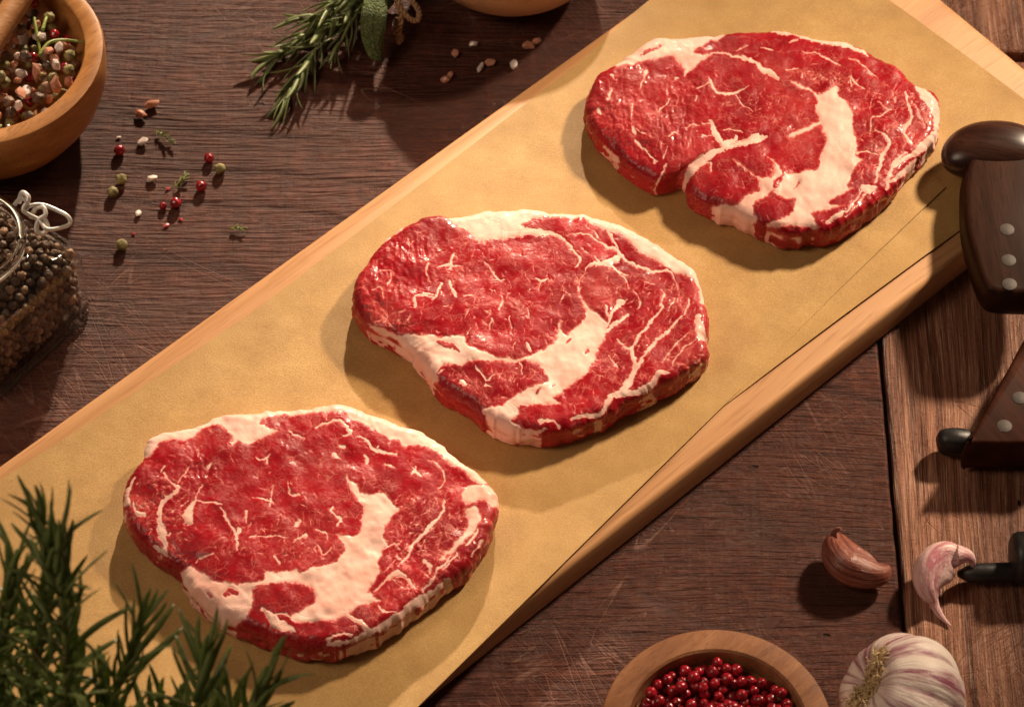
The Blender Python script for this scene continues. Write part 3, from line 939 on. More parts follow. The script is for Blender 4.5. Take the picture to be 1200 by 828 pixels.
c2.area([(528, 259), (545, 269), (561, 281), (583, 279), (602, 277), (620, 275), (625, 270), (610, 265), (620, 260), (633, 256), (661, 256), (670, 259), (683, 258), (701, 264), (712, 270), (732, 277), (740, 284), (758, 300), (771, 306), (785, 316), (807, 325), (814, 330), (818, 343), (823, 359), (845, 359), (840, 300), (780, 255), (700, 235), (528, 232)])
V(c2, [(440, 290, 1), (452, 279, 2), (470, 266, 3), (495, 254, 2.5), (512, 251, 3), (530, 253, 4)],
  [(615, 272, 5), (635, 271, 3.5), (655, 277, 2.2), (668, 288, 1.6), (676, 298, 1.6), (678, 306, 2), (674, 311, 1)],
  [(662, 274, .6), (683, 273, 1), (699, 281, 1.5), (714, 289, 2), (725, 295, 3), (734, 304, 2.3), (751, 313, 2.2), (767, 318, 2), (785, 319, 1.5), (795, 335, .7), (799, 360, .5)],
  [(712, 268, 2), (718, 280, 1.5), (725, 294, 1.5)], [(725, 299, 4), (712, 308, 4), (696, 310, 2.5), (686, 317, .8), (679, 328, .6), (679, 341, 1)],
  [(714, 310, 2.5), (725, 318, 1.7), (733, 326, 1), (735, 335, 1)], [(725, 317, 1.5), (737, 322, 1)], [(688, 265, 1), (696, 270, 1), (701, 277, 2)],
  [(681, 290, 1), (690, 297, 1)], [(697, 301, 1.5), (703, 307, 2)],
  [(776, 339, 1), (779, 346, 1.3), (774, 357, 1.4), (776, 361, 1.4), (763, 376, 2), (758, 384, 2.2), (750, 393, 2.2), (743, 402, 2.3), (741, 411, 2.8), (745, 428, 2.8), (740, 439, 3.5), (734, 453, 5), (729, 459, 4)],
  [(806, 350, .8), (806, 361, 1.3), (795, 376, 1.8), (784, 387, 1.8), (773, 395, 2.6), (762, 409, 2.6), (751, 424, 2.7), (743, 437, 3.2), (736, 453, 4)],
  [(782, 437, 2), (773, 439, 4), (765, 449, 4.2), (751, 459, 4.2), (740, 461, 4), (725, 461, 4), (714, 468, 3.5), (707, 482, 3), (695, 487, 3.2), (683, 486, 3.6), (670, 491, 2.5)],
  [(818, 370, 3), (820, 382, 5), (823, 396, 4)], [(809, 389, 1), (791, 402, 1.5), (776, 424, 1)], [(818, 395, 1), (800, 408, 1.2), (788, 428, 1.2)],
  [(727, 353, 4.5), (722, 360, 3.5), (718, 368, 2.5), (712, 378, 2)], [(735, 368, 1.7), (722, 378, 2.4), (711, 386, 3)], [(711, 358, 1.5), (713, 370, 1.5)],
  [(791, 350, 1), (783, 364, 1.1)], [(725, 396, .8), (731, 404, 1.4), (740, 409, 1)], [(712, 415, .8), (720, 423, 1.2), (724, 432, .8)],
  [(741, 340, .8), (750, 352, 1), (748, 362, .7)], [(755, 332, .7), (768, 333, 1)],
  [(507, 344, 1.2), (490, 345, 1.8), (486, 350, 2), (486, 357, 2.8)], [(490, 345, 1), (507, 348, 1.3), (508, 350, 1.8), (514, 340, 1.8), (517, 330, 1.8)],
  [(526, 328, 1.6), (531, 339, 1.9), (536, 348, 1.3)], [(528, 312, 2.2), (530, 304, 2.2), (533, 296, 1.2)], [(513, 312, 1), (525, 309, 1.6), (540, 311, .6)],
  [(503, 310, 1.8), (499, 318, 1), (503, 328, .6)], [(447, 315, 1), (456, 316, 1.2), (458, 324, 1.1), (454, 334, 1.3)], [(437, 339, .8), (448, 337, .9), (449, 350, .8)],
  [(478, 279, 1.2), (480, 286, 1.2)], [(559, 428, .9), (569, 444, 1.5), (578, 438, 1), (588, 436, .4)], [(609, 424, 1.2), (612, 436, 1)],
  [(568, 305, .5), (576, 314, 1), (580, 320, 2), (585, 328, 1.2), (592, 327, .6)], [(588, 342, .6), (589, 352, 1.1), (586, 362, 1.3)], [(618, 360, .8), (620, 370, .8)],
  [(628, 326, 1), (633, 329, 1.5), (641, 326, 1)], [(633, 329, 1.2), (632, 340, .5)], [(575, 372, 1.2), (574, 384, 1.2)], [(597, 370, .8), (599, 384, 1)],
  [(552, 384, .8), (546, 392, 1)], [(616, 402, 1.2), (620, 410, 2)], [(660, 340, .6), (668, 346, .7)], [(545, 349, 1), (555, 348, .8), (557, 356, .6)],
  [(542, 447, 3.5), (545, 449, 3)], [(569, 450, 1.5), (575, 454, 1)], [(513, 437, 2), (520, 432, 1)], [(634, 494, 3), (648, 491, 2), (656, 499, 3)], [(600, 505, 4), (625, 506, 3), (640, 504, 2)])
c2.stroke([(515, 398, 2.2), (525, 403, 4), (536, 408, 2.2)], 0.8, sub=True)
for p in ((666, 400, 3), (688, 412, 3.5), (630, 458, 3), (648, 452, 1)): c2.stroke([(p[0] - 2, p[1] + 2, p[2] * .5), (p[0] + 2, p[1] - 2, p[2] * .7)], 0.8, sub=True)
for (x, y, v) in ((440, 372, .55), (452, 366, .5), (462, 373, .6), (446, 380, .7), (470, 380, .4), (812, 420, .6), (803, 428, .5)):
    c2.flecks(9, [(x - 11, y - 7), (x + 11, y - 7), (x + 11, y + 7), (x - 11, y + 7)], 9, 1.4, 10, 60, (v * .7, v))  # left-end patches: diffuse fat with its bright highlight painted in
build_steak(S2, (620, 372), c2, 17.5, 'middle raw ribeye steak of the three with thick cream fat along its upper edge', [(455, 320, 38), (480, 300, 35), (435, 345, 25)], 0.5, 21,
            [(445, 370, 26, .6), (808, 415, 22, .45), (700, 335, 26, .5), (425, 345, 12, .35)])

# far right steak
S3 = [(685, 119), (691, 101), (700, 86), (717, 77), (740, 64), (753, 54), (770, 46), (794, 45), (827, 43), (849, 40), (872, 37), (912, 36), (945, 43), (978, 50), (1004, 55), (1029, 67), (1055, 82), (1066, 95), (1082, 104), (1096, 110), (1101, 123), (1101, 139), (1099, 156), (1088, 172), (1073, 190), (1064, 199), (1055, 210), (1042, 225), (1026, 238), (1007, 253), (989, 264), (969, 271), (945, 274), (920, 273), (893, 265), (868, 253), (840, 244), (821, 235), (808, 224), (803, 212), (796, 203), (782, 208), (765, 210), (748, 200), (726, 183), (702, 162), (690, 142)]
c3 = Chart(670, 20, 1120, 300, 12)
c3.flecks(230, S3, 7, 0.45, 60, 50, (0.3, 0.75))
c3.flecks(260, [(1000, 90), (1060, 100), (1095, 130), (1050, 210), (1000, 240), (1005, 160)], 7, 0.5, 100, 45, (0.4, 0.95))
c3.flecks(150, [(830, 100), (950, 110), (950, 150), (850, 160)], 5, 0.45, 50, 60, (0.3, 0.8))
c3.flecks(140, [(900, 80), (990, 85), (1010, 110), (960, 95)], 7, 0.5, 20, 30, (0.3, 0.8))
c3.area([(724, 78), (735, 76), (753, 72), (772, 69), (786, 66), (797, 75), (806, 83), (821, 74), (834, 66), (820, 64), (812, 62), (825, 53), (838, 47), (851, 41), (840, 20), (780, 20), (735, 40), (712, 70)])
c3.area([(927, 96), (945, 100), (952, 104), (963, 108), (978, 100), (985, 104), (982, 110), (993, 119), (1000, 130), (1000, 148), (1004, 167), (1004, 181), (1010, 189), (1002, 196), (998, 209), (993, 218), (1000, 220), (982, 229), (971, 236), (980, 240), (989, 240), (978, 244), (963, 247), (952, 250), (954, 258), (960, 267), (952, 269), (948, 265), (927, 263), (901, 268), (903, 261), (925, 252), (934, 232), (923, 231), (906, 225), (917, 212), (923, 203), (945, 202), (960, 194), (963, 181), (969, 165), (963, 154), (961, 147), (940, 155), (927, 161), (923, 157), (940, 149), (958, 141), (956, 130), (960, 119), (953, 108), (940, 104)])
c3.area([(834, 243), (845, 240), (861, 240), (874, 229), (889, 225), (888, 211), (884, 204), (872, 196), (858, 186), (876, 196), (890, 208), (899, 208), (907, 203), (908, 192), (899, 183), (911, 191), (918, 204), (905, 212), (905, 223), (890, 234), (884, 238), (884, 249), (887, 258), (882, 266), (882, 290), (850, 280), (825, 262)])
V(c3, [(834, 65, 1.5), (846, 63, 1.5), (863, 65, 2), (880, 70, 3), (895, 80, 3.5), (905, 88, 3.5), (912, 92, 2)],
  [(905, 36, 2), (925, 38, 3), (945, 43, 4), (978, 51, 4), (1004, 57, 3.2), (1018, 64, 1.5)],
  [(801, 222, 3.5), (804, 210, 3.8), (812, 198, 5.5), (821, 189, 5.5), (836, 179, 4), (854, 172, 3.5), (872, 167, 4), (886, 163, 5), (898, 160, 1.5)],
  [(846, 171, 3), (843, 163, 3), (838, 154, 3.5), (834, 143, 2.6), (830, 139, 1)], [(823, 144, 1), (834, 145, 1)], [(823, 159, 1), (834, 158, 1)], [(850, 168, 3), (858, 165, 3.5), (862, 160, 2)],
  [(832, 200, 1.5), (833, 193, 1.8), (828, 190, 1)], [(832, 92, 1), (834, 97, 1.5), (841, 107, 2.2), (861, 108, 1.5), (876, 100, 1)], [(863, 110, 1), (872, 123, 1), (883, 130, .8)], [(816, 104, .7), (834, 97, 1)],
  [(786, 114, 1.3), (779, 122, 1.2), (772, 129, 1)], [(818, 112, 1.5), (816, 120, 1)], [(848, 152, 1), (858, 151, 1), (870, 156, 1)], [(803, 150, 1), (812, 145, 1.2), (820, 146, .8)],
  [(744, 163, 2), (753, 172, 1.5), (762, 179, 1.1), (769, 190, 2.8)], [(706, 172, 2), (715, 179, 3), (721, 187, 4), (723, 192, 3)], [(717, 88, 1.8), (720, 93, 1)], [(702, 128, 3), (704, 133, 2)], [(741, 121, 1.6), (741, 128, 1)],
  [(713, 116, 2.4), (716, 108, 1.5), (716, 103, .8)], [(757, 84, 2.5), (754, 92, 1.2), (752, 104, .8)], [(804, 83, 3), (803, 88, 1.5)], [(791, 92, 1.5), (794, 90, 1)], [(784, 160, .8), (792, 155, 1.3), (796, 158, 1)], [(782, 172, 1), (778, 186, .8)],  # short left-end strokes, here and one line up: highlights painted in as fat
  [(757, 155, .7), (745, 150, .7)], [(742, 151, 2.2), (743, 154, 1.5)], [(770, 215, 2.2), (776, 204, 1.5), (782, 192, 1.2)], [(1059, 108, 1.2), (1064, 118, 2), (1067, 130, 2), (1068, 139, 2), (1061, 150, 2), (1064, 164, 2), (1068, 167, 1.5)],
  [(1026, 152, 1), (1035, 158, 1.3), (1042, 166, 2), (1035, 180, 2.5), (1031, 196, 2.5), (1026, 214, 1.5)], [(1011, 219, 2.5), (1018, 221, 4.5), (1025, 220, 2)],
  [(1011, 223, 1.5), (1002, 234, 1.7), (993, 245, 2), (982, 253, 2.5), (971, 260, 3)], [(1015, 227, 1), (1003, 243, 1.5), (990, 254, 1)],
  [(1098, 156, 5), (1081, 172, 5), (1070, 180, 3.5), (1055, 188, 3), (1047, 197, 3), (1040, 214, 3), (1039, 222, 2)], [(1078, 186, 3), (1066, 196, 3.2), (1055, 205, 3), (1044, 213, 2)], [(1062, 178, 1.3), (1052, 186, 2.2), (1046, 194, 2)],
  [(1076, 100, 3), (1084, 110, 6), (1092, 120, 6), (1097, 135, 5), (1097, 150, 4)], [(1070, 118, 1), (1078, 135, 1), (1084, 150, 1)], [(1044, 127, 1.2), (1035, 134, 1), (1022, 138, 1), (1022, 155, 1)], [(998, 91, 1.5), (1003, 97, 1.3), (1012, 104, 1)], [(998, 93, 1.3), (998, 101, 1)],
  [(1048, 108, .8), (1048, 118, 1)], [(1030, 120, .7), (1042, 128, 1)], [(1000, 180, 1), (1018, 178, 1.2), (1030, 182, 1)], [(1022, 90, .5), (1010, 76, 1), (995, 70, .7)], [(1006, 73, .6), (1018, 82, 1.2), (1027, 92, .6)],
  [(925, 50, .8), (935, 47, 1.3)], [(940, 62, .7), (955, 62, 1.2), (975, 70, 1.4), (985, 76, 1)], [(890, 55, .8), (905, 60, 1.2)], [(862, 58, .7), (878, 54, 1)], [(920, 83, 1), (935, 80, 1)])
c3.stroke([(752, 64, 1.2), (762, 59, 2), (773, 54, 2)], 0.75, sub=True)
c3.stroke([(930, 219, 1), (937, 214, 2)], 0.6, sub=True)
c3.stroke([(918, 266, 1), (935, 265, 2.2), (948, 268, 1)], 0.8, sub=True)
c3.stroke([(855, 170, .6), (868, 166, 1), (880, 163, .6)], 0.5, sub=True)
build_steak(S3, (893, 152), c3, 16.5, 'far right raw ribeye steak, nearest the far board end, notched on its near side', [(735, 130, 50), (780, 150, 50), (800, 110, 35), (720, 170, 25)], 0.4, 22,
            [(910, 86, 24, .55), (940, 160, 26, .5), (760, 120, 60, .35), (1085, 150, 22, .6), (810, 190, 30, .45), (700, 130, 18, .4), (930, 125, 30, .4)])

# near left steak
S1 = [(145, 582), (148, 568), (158, 547), (167, 537), (168, 527), (174, 516), (188, 508), (217, 501), (239, 496), (254, 488), (283, 485), (305, 483), (316, 480), (360, 479), (370, 476), (388, 474), (407, 476), (430, 485), (462, 497), (495, 509), (518, 524), (530, 536), (550, 549), (564, 562), (578, 573), (582, 584), (581, 597), (577, 612), (573, 622), (566, 639), (553, 658), (540, 671), (526, 681), (507, 695), (489, 710), (473, 722), (452, 736), (430, 746), (407, 756), (388, 760), (366, 760), (340, 754), (300, 741), (262, 726), (240, 708), (220, 687), (208, 665), (198, 658), (184, 651), (165, 634), (150, 616), (144, 598)]
c1 = Chart(125, 460, 600, 780, 13)
c1.flecks(250, S1, 7, 0.45, 70, 50, (0.3, 0.75))
c1.flecks(300, [(470, 570), (560, 570), (560, 640), (480, 700), (400, 745), (440, 690), (455, 640)], 8, 0.55, 110, 40, (0.4, 0.95))
c1.flecks(150, [(290, 600), (410, 590), (400, 650), (310, 655), (230, 640)], 7, 0.45, 100, 50, (0.35, 0.85))
c1.flecks(150, [(155, 560), (230, 560), (220, 640), (160, 620)], 6, 0.6, 60, 60, (0.35, 0.9))
c1.area([(158, 537), (170, 536), (182, 526), (186, 517), (200, 513), (219, 513), (237, 502), (250, 497), (259, 498), (272, 509), (272, 520), (279, 514), (289, 519), (305, 514), (323, 506), (320, 502), (306, 496), (314, 488), (342, 485), (360, 486), (370, 483), (401, 482), (412, 490), (430, 499), (447, 508), (462, 514), (473, 522), (498, 522), (517, 534), (529, 545), (546, 552), (562, 566), (590, 560), (520, 495), (460, 462), (390, 445), (300, 450), (220, 475), (150, 500)])
c1.area([(540, 580), (546, 570), (563, 567), (580, 570), (592, 585), (580, 594), (570, 586), (561, 586), (550, 591), (543, 588)])
c1.area([(545, 598), (556, 592), (563, 600), (563, 612), (548, 630), (528, 648), (516, 657), (530, 638), (545, 620), (548, 608)])
c1.area([(407, 555), (409, 562), (418, 568), (423, 575), (438, 577), (449, 575), (458, 584), (464, 593), (469, 597), (462, 601), (458, 610), (452, 617), (449, 627), (454, 637), (449, 641), (444, 658), (446, 667), (438, 681), (431, 691), (446, 703), (438, 703), (421, 709), (410, 718), (394, 725), (370, 727), (352, 730), (342, 727), (343, 720), (360, 711), (370, 700), (366, 690), (360, 684), (323, 683), (305, 687), (296, 691), (296, 702), (290, 720), (262, 742), (230, 720), (200, 682), (208, 672), (215, 670), (222, 661), (239, 672), (250, 680), (268, 682), (301, 681), (309, 678), (310, 666), (323, 669), (347, 666), (352, 670), (370, 664), (392, 657), (403, 645), (403, 634), (394, 624), (407, 625), (418, 625), (421, 617), (423, 612), (425, 593), (414, 578), (407, 565)])
V(c1, [(338, 503, 1.6), (345, 509, 1.2), (357, 512, .6)], [(308, 712, 3), (318, 722, 5), (325, 730, 6), (338, 735, 4), (346, 740, 2)], [(323, 720, 2), (334, 718, 1.6), (344, 726, 2)],
  [(193, 553, 1.5), (202, 566, 2), (208, 571, 2.5), (195, 582, 2.4), (188, 590, 3), (186, 608, 3.2), (190, 620, 4.2), (193, 635, 3), (194, 648, 3)], [(193, 545, 1.6), (190, 552, 1)], [(182, 640, 2.6), (190, 645, 3), (196, 636, 2)], [(186, 630, 2), (198, 626, 2.2)],
  [(230, 584, 1.3), (224, 594, 3.6), (220, 604, 6), (222, 611, 5)], [(230, 583, 1), (234, 575, 1), (237, 567, .8)], [(233, 584, 1), (243, 588, 1.3), (259, 590, 1.4)], [(257, 595, 1.4), (268, 612, 1.4), (276, 626, 2.4), (281, 620, 2.8)], [(278, 626, 3), (279, 634, 2), (279, 642, 1)],
  [(208, 566, 1), (216, 556, 1.2), (222, 546, 1.4)], [(243, 547, 2), (249, 542, 1.4)], [(212, 591, .8), (221, 586, 1.2)], [(157, 589, 1.6), (160, 598, 2.2), (170, 602, 2)], [(148, 590, 4), (150, 575, 3), (156, 560, 1.5)], [(146, 605, 2.5), (148, 612, 1.5)],  # left-rim strokes: whitish fat with the edge highlight painted in
  [(301, 534, .9), (304, 538, 1), (312, 536, 1.8), (314, 542, 1.5)], [(312, 536, 1.5), (316, 531, .8)], [(298, 582, .7), (310, 584, 1), (321, 589, 1)], [(321, 568, 1), (317, 587, 1.5), (314, 594, 1)], [(338, 564, 1), (341, 578, 1.2), (351, 580, 1)], [(288, 605, 1), (290, 598, 1.2), (288, 612, .8)],
  [(370, 501, 1), (386, 494, 1.4), (397, 492, 2), (407, 500, 2), (412, 508, 2), (403, 510, 1)], [(384, 484, 1), (383, 491, 1)], [(423, 511, 1.4), (432, 519, 2), (440, 526, 3), (450, 529, 2), (465, 530, 1)], [(440, 526, 1.5), (444, 521, 1)], [(400, 520, 1.5), (404, 525, 2)], [(391, 532, 3), (394, 535, 2.4), (400, 537, 1)],
  [(426, 532, 1.2), (430, 537, 2), (428, 543, 1.2)], [(450, 542, 1.8), (462, 547, 1)], [(482, 556, 1.6), (488, 553, 2.3), (495, 557, 1.2)], [(488, 547, .8), (488, 553, 1.6), (484, 549, 1)], [(520, 550, 1.2), (522, 560, 1.1), (515, 571, 1)], [(503, 538, .8), (512, 542, 1), (519, 550, 1)], [(524, 530, .8), (530, 545, 1)],
  [(513, 583, .8), (514, 592, 1.3)], [(519, 583, 1.3), (518, 598, 1.8), (508, 611, 2), (497, 622, 2.7), (486, 634, 2), (480, 645, 2), (473, 656, 2.3), (466, 662, 1)], [(438, 692, 1), (450, 683, 2), (462, 672, 3.3), (472, 673, 2), (481, 680, 2), (487, 689, 1.3)],
  [(498, 656, 2.2), (503, 662, 2.8), (503, 670, 1.8)], [(528, 651, 1.2), (513, 669, 2), (506, 680, 2), (495, 692, 1.6)], [(535, 648, 1.3), (520, 666, 1.4)], [(546, 640, 1), (555, 628, 2.4), (560, 620, 1.5)], [(566, 634, 3), (560, 642, 2), (552, 652, 1.5)],
  [(526, 679, 3), (507, 693, 4), (489, 705, 6), (473, 718, 5), (452, 732, 5), (430, 741, 4), (410, 751, 3), (385, 755, 3)], [(443, 708, 1), (452, 716, 1.4), (465, 716, 1)], [(408, 720, 2), (420, 727, 3), (430, 735, 4)], [(385, 750, 3), (400, 742, 2), (412, 744, 2)],
  [(390, 593, 1.8), (387, 598, 2), (392, 604, 1.6), (399, 608, 2), (396, 616, 1.3)], [(349, 615, 3.4), (353, 610, 2), (351, 607, 1)], [(292, 628, .8), (315, 627, 1), (338, 629, 1)], [(360, 626, 1.6), (350, 629, 1.2), (344, 635, 1)], [(228, 657, 1), (236, 652, 1.4), (250, 649, 1.2)], [(372, 621, 1.4), (382, 623, 1.4), (386, 632, .8)],
  [(373, 640, 1), (380, 648, 1.3), (390, 640, .8)], [(322, 651, 1), (328, 658, 1.4)], [(451, 641, 1), (463, 636, 1.4), (470, 642, 1)], [(455, 665, 1), (462, 655, 1)])
c1.stroke([(265, 697, 3), (271, 692, 4), (277, 694, 3)], 0.9, sub=True)
c1.stroke([(266, 694, 1), (271, 697, 1.4), (276, 696, .8)], 0.9)
c1.stroke([(552, 592, 1.3), (560, 588, 2.6), (568, 592, 2.5), (572, 598, 3)], 0.8, sub=True)
c1.stroke([(242, 695, 2), (248, 699, 3)], 0.6, sub=True)
for (x, y, v) in ((150, 585, .8), (192, 628, .9), (190, 645, .8), (165, 590, .6), (152, 605, .6)):
    c1.flecks(9, [(x - 9, y - 9), (x + 9, y - 9), (x + 9, y + 9), (x - 9, y + 9)], 7, 1.2, 60, 60, (v * .7, v))  # outermost left patches also paint the rim highlight into the fat
build_steak(S1, (368, 612), c1, 17.0, 'near left raw ribeye steak, behind the rosemary, with a curved cream fat seam', [(190, 570, 28), (230, 550, 30), (480, 640, 25), (170, 620, 20)], 0.5, 23,
            [(150, 590, 22, .7), (190, 640, 18, .55), (310, 700, 14, .1), (360, 640, 50, .30), (570, 610, 16, .5), (380, 550, 30, .25), (230, 510, 16, .45)])
# ------------------------------------------------------------------ small meshes shared by many things
def corn_mesh(name, seed, wr, sub=3, dent=False):
    """unit peppercorn (radius 1 mm)"""
    r = random.Random(seed)
    bm = bmesh.new()
    bmesh.ops.create_icosphere(bm, subdivisions=sub, radius=1.0)
    ax = [(Vector((r.gauss(0, 1), r.gauss(0, 1), r.gauss(0, 1))).normalized(), r.uniform(2.2, 5), r.uniform(0, 6)) for _ in range(9)]
    for v in bm.verts:
        n = v.co.normalized(); h = 0
        for a, f, ph in ax: h += abs(math.sin(n.dot(a) * f + ph))
        k = 1 + wr * (h / 9 - 0.6) * 2
        if dent:
            d = max(0, n.z - 0.80) / 0.20
            k -= 0.16 * d * d
            d = max(0, -n.y * 0.8 + n.x * 0.6 - 0.86) / 0.14
            k -= 0.12 * d
        v.co = n * k * MM
    me = bpy.data.meshes.new(name); bm.to_mesh(me); bm.free()
    return me


def salt_mesh(name, seed):
    r = random.Random(seed)
    bm = bmesh.new()
    for _ in range(26):
        v = Vector((r.gauss(0, 1), r.gauss(0, 1), r.gauss(0, 1))).normalized() * r.uniform(0.8, 1.05)
        bm.verts.new((v.x * MM, v.y * 0.72 * MM, v.z * 0.55 * MM))
    bmesh.ops.convex_hull(bm, input=bm.verts[:])
    for v in [v for v in bm.verts if not v.link_faces]: bm.verts.remove(v)
    me = bpy.data.meshes.new(name); bm.to_mesh(me); bm.free()
    return me


PINK = [corn_mesh('pink_peppercorn', 40 + k, 0.10, 3, True) for k in range(4)]
GREEN = [corn_mesh('green_peppercorn', 50 + k, 0.34, 3) for k in range(3)]
BLACK = [corn_mesh('black_peppercorn', 60 + k, 0.42, 3) for k in range(4)]
BROWN = [corn_mesh('brown_peppercorn', 70 + k, 0.42, 3) for k in range(2)]
PSALT = [salt_mesh('pink_salt_crystal', 80 + k) for k in range(4)]
WSALT = [salt_mesh('white_salt_crystal', 90 + k) for k in range(3)]
for lst, m, sm in ((PINK, 'pink_pepper', True), (GREEN, 'green_pepper', True), (BLACK, 'black_pepper', True), (BROWN, 'brown_pepper', True), (PSALT, 'pink_salt', False), (WSALT, 'white_salt', False)):
    for me in lst:
        me.materials.append(MT[m])
        me.polygons.foreach_set('use_smooth', [sm] * len(me.polygons))

RR = random.Random(77)


def put(name, me, x, y, z, r, label, cat, group=None, rot=None, sq=1.0):
    o = bpy.data.objects.new(name, me)
    COL.objects.link(o)
    o.location = (x * MM, y * MM, z * MM)
    o.scale = (r, r * sq, r)
    o.rotation_euler = rot or (RR.uniform(0, 6.28), RR.uniform(0, 6.28), RR.uniform(0, 6.28))
    return tag(o, label, cat, group)


def heap(n, inside, rfn, floor, seed, tries=30, jitter=0.4):
    """drop spheres one after another on a floor; each comes to rest on those before"""
    r = random.Random(seed)
    got = []
    for i in range(n):
        rad = rfn(r)
        best = None
        for _ in range(tries):
            x, y = inside(r, rad)
            z = floor + rad
            for (a, b, c, q) in got:
                d2 = (x - a) ** 2 + (y - b) ** 2
                s = (rad + q) * 0.97
                if d2 < s * s: z = max(z, c + math.sqrt(s * s - d2))
            if best is None or z + r.uniform(0, jitter) < best[2]: best = (x, y, z, rad)
        got.append(best)
    return got


def disc(cx, cy, R):
    def f(r, rad):
        a, q = r.uniform(0, 6.283), math.sqrt(r.random()) * (R - rad)
        return cx + q * math.cos(a), cy + q * math.sin(a)
    return f


def bowl_at(loc, prof, mt, label, wob=0.0, rot=0.0):
    me = lathe('wooden_bowl', prof, 120, wob)
    o = link('wooden_bowl', me, MT[mt], smooth=True)
    sharp(o, 38)
    o.location = [v * MM for v in loc]
    o.rotation_euler.z = rot
    return tag(o, label, 'bowl')


# ------------------------------------------------------------------ bowl of pink peppercorns (front)
bx, by = P(840, 853, 36)
bowl_at((bx, by, 0), [(0, 0), (24, 0), (28, 1.0), (37, 9), (42.7, 20), (44.8, 30), (45.0, 34.2), (44.5, 35.6), (43.4, 36), (35.6, 36), (34.6, 35.2), (34.1, 33), (33.6, 27), (33.2, 27), (32.4, 25.6), (0, 25.4)],
        'acacia', 'round wooden bowl filled with pink peppercorns at the lower edge beside the garlic bulb', 0.004, 0.3)
for k, (x, y, z, r) in enumerate(heap(295, disc(bx, by, 33.3), lambda r: r.choice((1.8, 2.0, 2.1, 2.3, 2.45)), 25.6, 4, 26)):
    put('pink_peppercorn', PINK[k % 4], x, y, z, r, 'glossy pink peppercorn heaped in the front wooden bowl', 'peppercorn', 'pink peppercorns in the front bowl')

# ------------------------------------------------------------------ bowl of mixed spices (top left)
RZ = 46
lx, ly = P(-21, 62, RZ)
bowl_at((lx, ly, 0), [(0, 0), (32, 0), (35.5, 1.2), (43.5, 9), (49.5, 18), (53, 28), (54, 37), (53.9, 44.4), (53.3, 45.7), (52.3, RZ), (46.3, RZ), (45.4, 45.3), (45.2, 40), (44.2, 32), (41, 28), (36, 26), (0, 26)],
        'bowl_wood', 'round wooden bowl in the top left corner holding mixed peppercorns and salt', 0.006, 0.0)
mix = heap(330, disc(lx, ly, 43.0), lambda r: r.choice([2.1, 2.4, 2.6, 2.8, 3.0, 3.6, 4.0]), 26.5, 9, 8, 3.0)
kinds = [('pink_peppercorn', PINK, 'peppercorn', 'glossy red peppercorn in the top left bowl of mixed spices', 'red peppercorns in the mixed bowl', 0.8),
         ('green_peppercorn', GREEN, 'peppercorn', 'wrinkled olive green peppercorn in the top left bowl of mixed spices', 'green peppercorns in the mixed bowl', 0.85),
         ('black_peppercorn', BLACK, 'peppercorn', 'dark peppercorn in the top left bowl of mixed spices', 'dark peppercorns in the mixed bowl', 0.9),
         ('brown_peppercorn', BROWN, 'peppercorn', 'tan peppercorn in the top left bowl of mixed spices', 'tan peppercorns in the mixed bowl', 0.9),
         ('pink_salt_crystal', PSALT, 'salt crystal', 'pink salt crystal in the top left bowl of mixed spices', 'pink salt crystals in the mixed bowl', 1.25),
         ('white_salt_crystal', WSALT, 'salt crystal', 'whitish salt crystal in the top left bowl of mixed spices', 'white salt crystals in the mixed bowl', 1.15)]
for k, (x, y, z, r) in enumerate(mix):
    q = RR.choices(range(6), (13, 22, 10, 9, 28, 18))[0]
    nm, ms, ca, lb, gp, sc_ = kinds[q]
    put(nm, ms[k % len(ms)], x, y, z - 0.2, (min(r, 2.9) if q < 4 else r) * sc_, lb, ca, gp)
# dry stalks lying on the spices
zt_ = 42
stalks = [([(46, 66), (58, 50), (76, 42), (98, 44)], 'curved dry green stalk lying across the spices in the top left bowl'),
          ([(40, 22), (43, 38), (47, 62)], 'short upright dry stalk near the middle of the top left bowl'),
          ([(50, 36), (54, 22), (56, 12)], 'small dry stalk pointing at the bowl rim beside a red peppercorn')]
for pts, lb in stalks:
    p3 = [(*P(x, y, zt_ + 3), zt_ + 1.5 + 2.2 * math.sin(i * 1.4 + 1)) for i, (x, y) in enumerate(pts)]
    p3 = smooth_path(p3, 6)
    o = link('stalk', tube('stalk', p3, [0.95 - 0.4 * i / len(p3) for i in range(len(p3))], 7), MT['thyme'])
    tag(o, lb, 'stalk')

# wooden spoon standing in the bowl, its handle leaving the frame at the top left
sp = empty('wooden_spoon', (0, 0, 0))
tag(sp, 'light wooden spoon handle lying across the rim of the mixed spice bowl', 'spoon')
a3, b3 = Vector((*P(-78, 155, 54), 51.5)), Vector((*P(68, -76, 54), 54))
pts = [a3.lerp(b3, t) for t in np.linspace(0, 1, 20)]
link('handle', tube('handle', pts, [5.2 + 0.9 * t for t in np.linspace(0, 1, 20)], 28), MT['spoon_wood'], sp)
dv = (b3 - a3).normalized(); nv_ = Vector((-dv.y, dv.x, 0)).normalized(); cc = b3 + dv * 22
sm_ = surf('spoon_bowl', lambda u, v: tuple(cc + dv * (24 * math.cos(math.pi * (v * .998 + .001))) + nv_ * (15 * math.sin(math.pi * (v * .998 + .001)) * math.cos(u * 6.2832)) + Vector((0, 0, 4.5 * math.sin(math.pi * (v * .998 + .001)) * math.sin(u * 6.2832)))), 28, 18)
link('spoon_bowl', sm_, MT['spoon_wood'], sp)

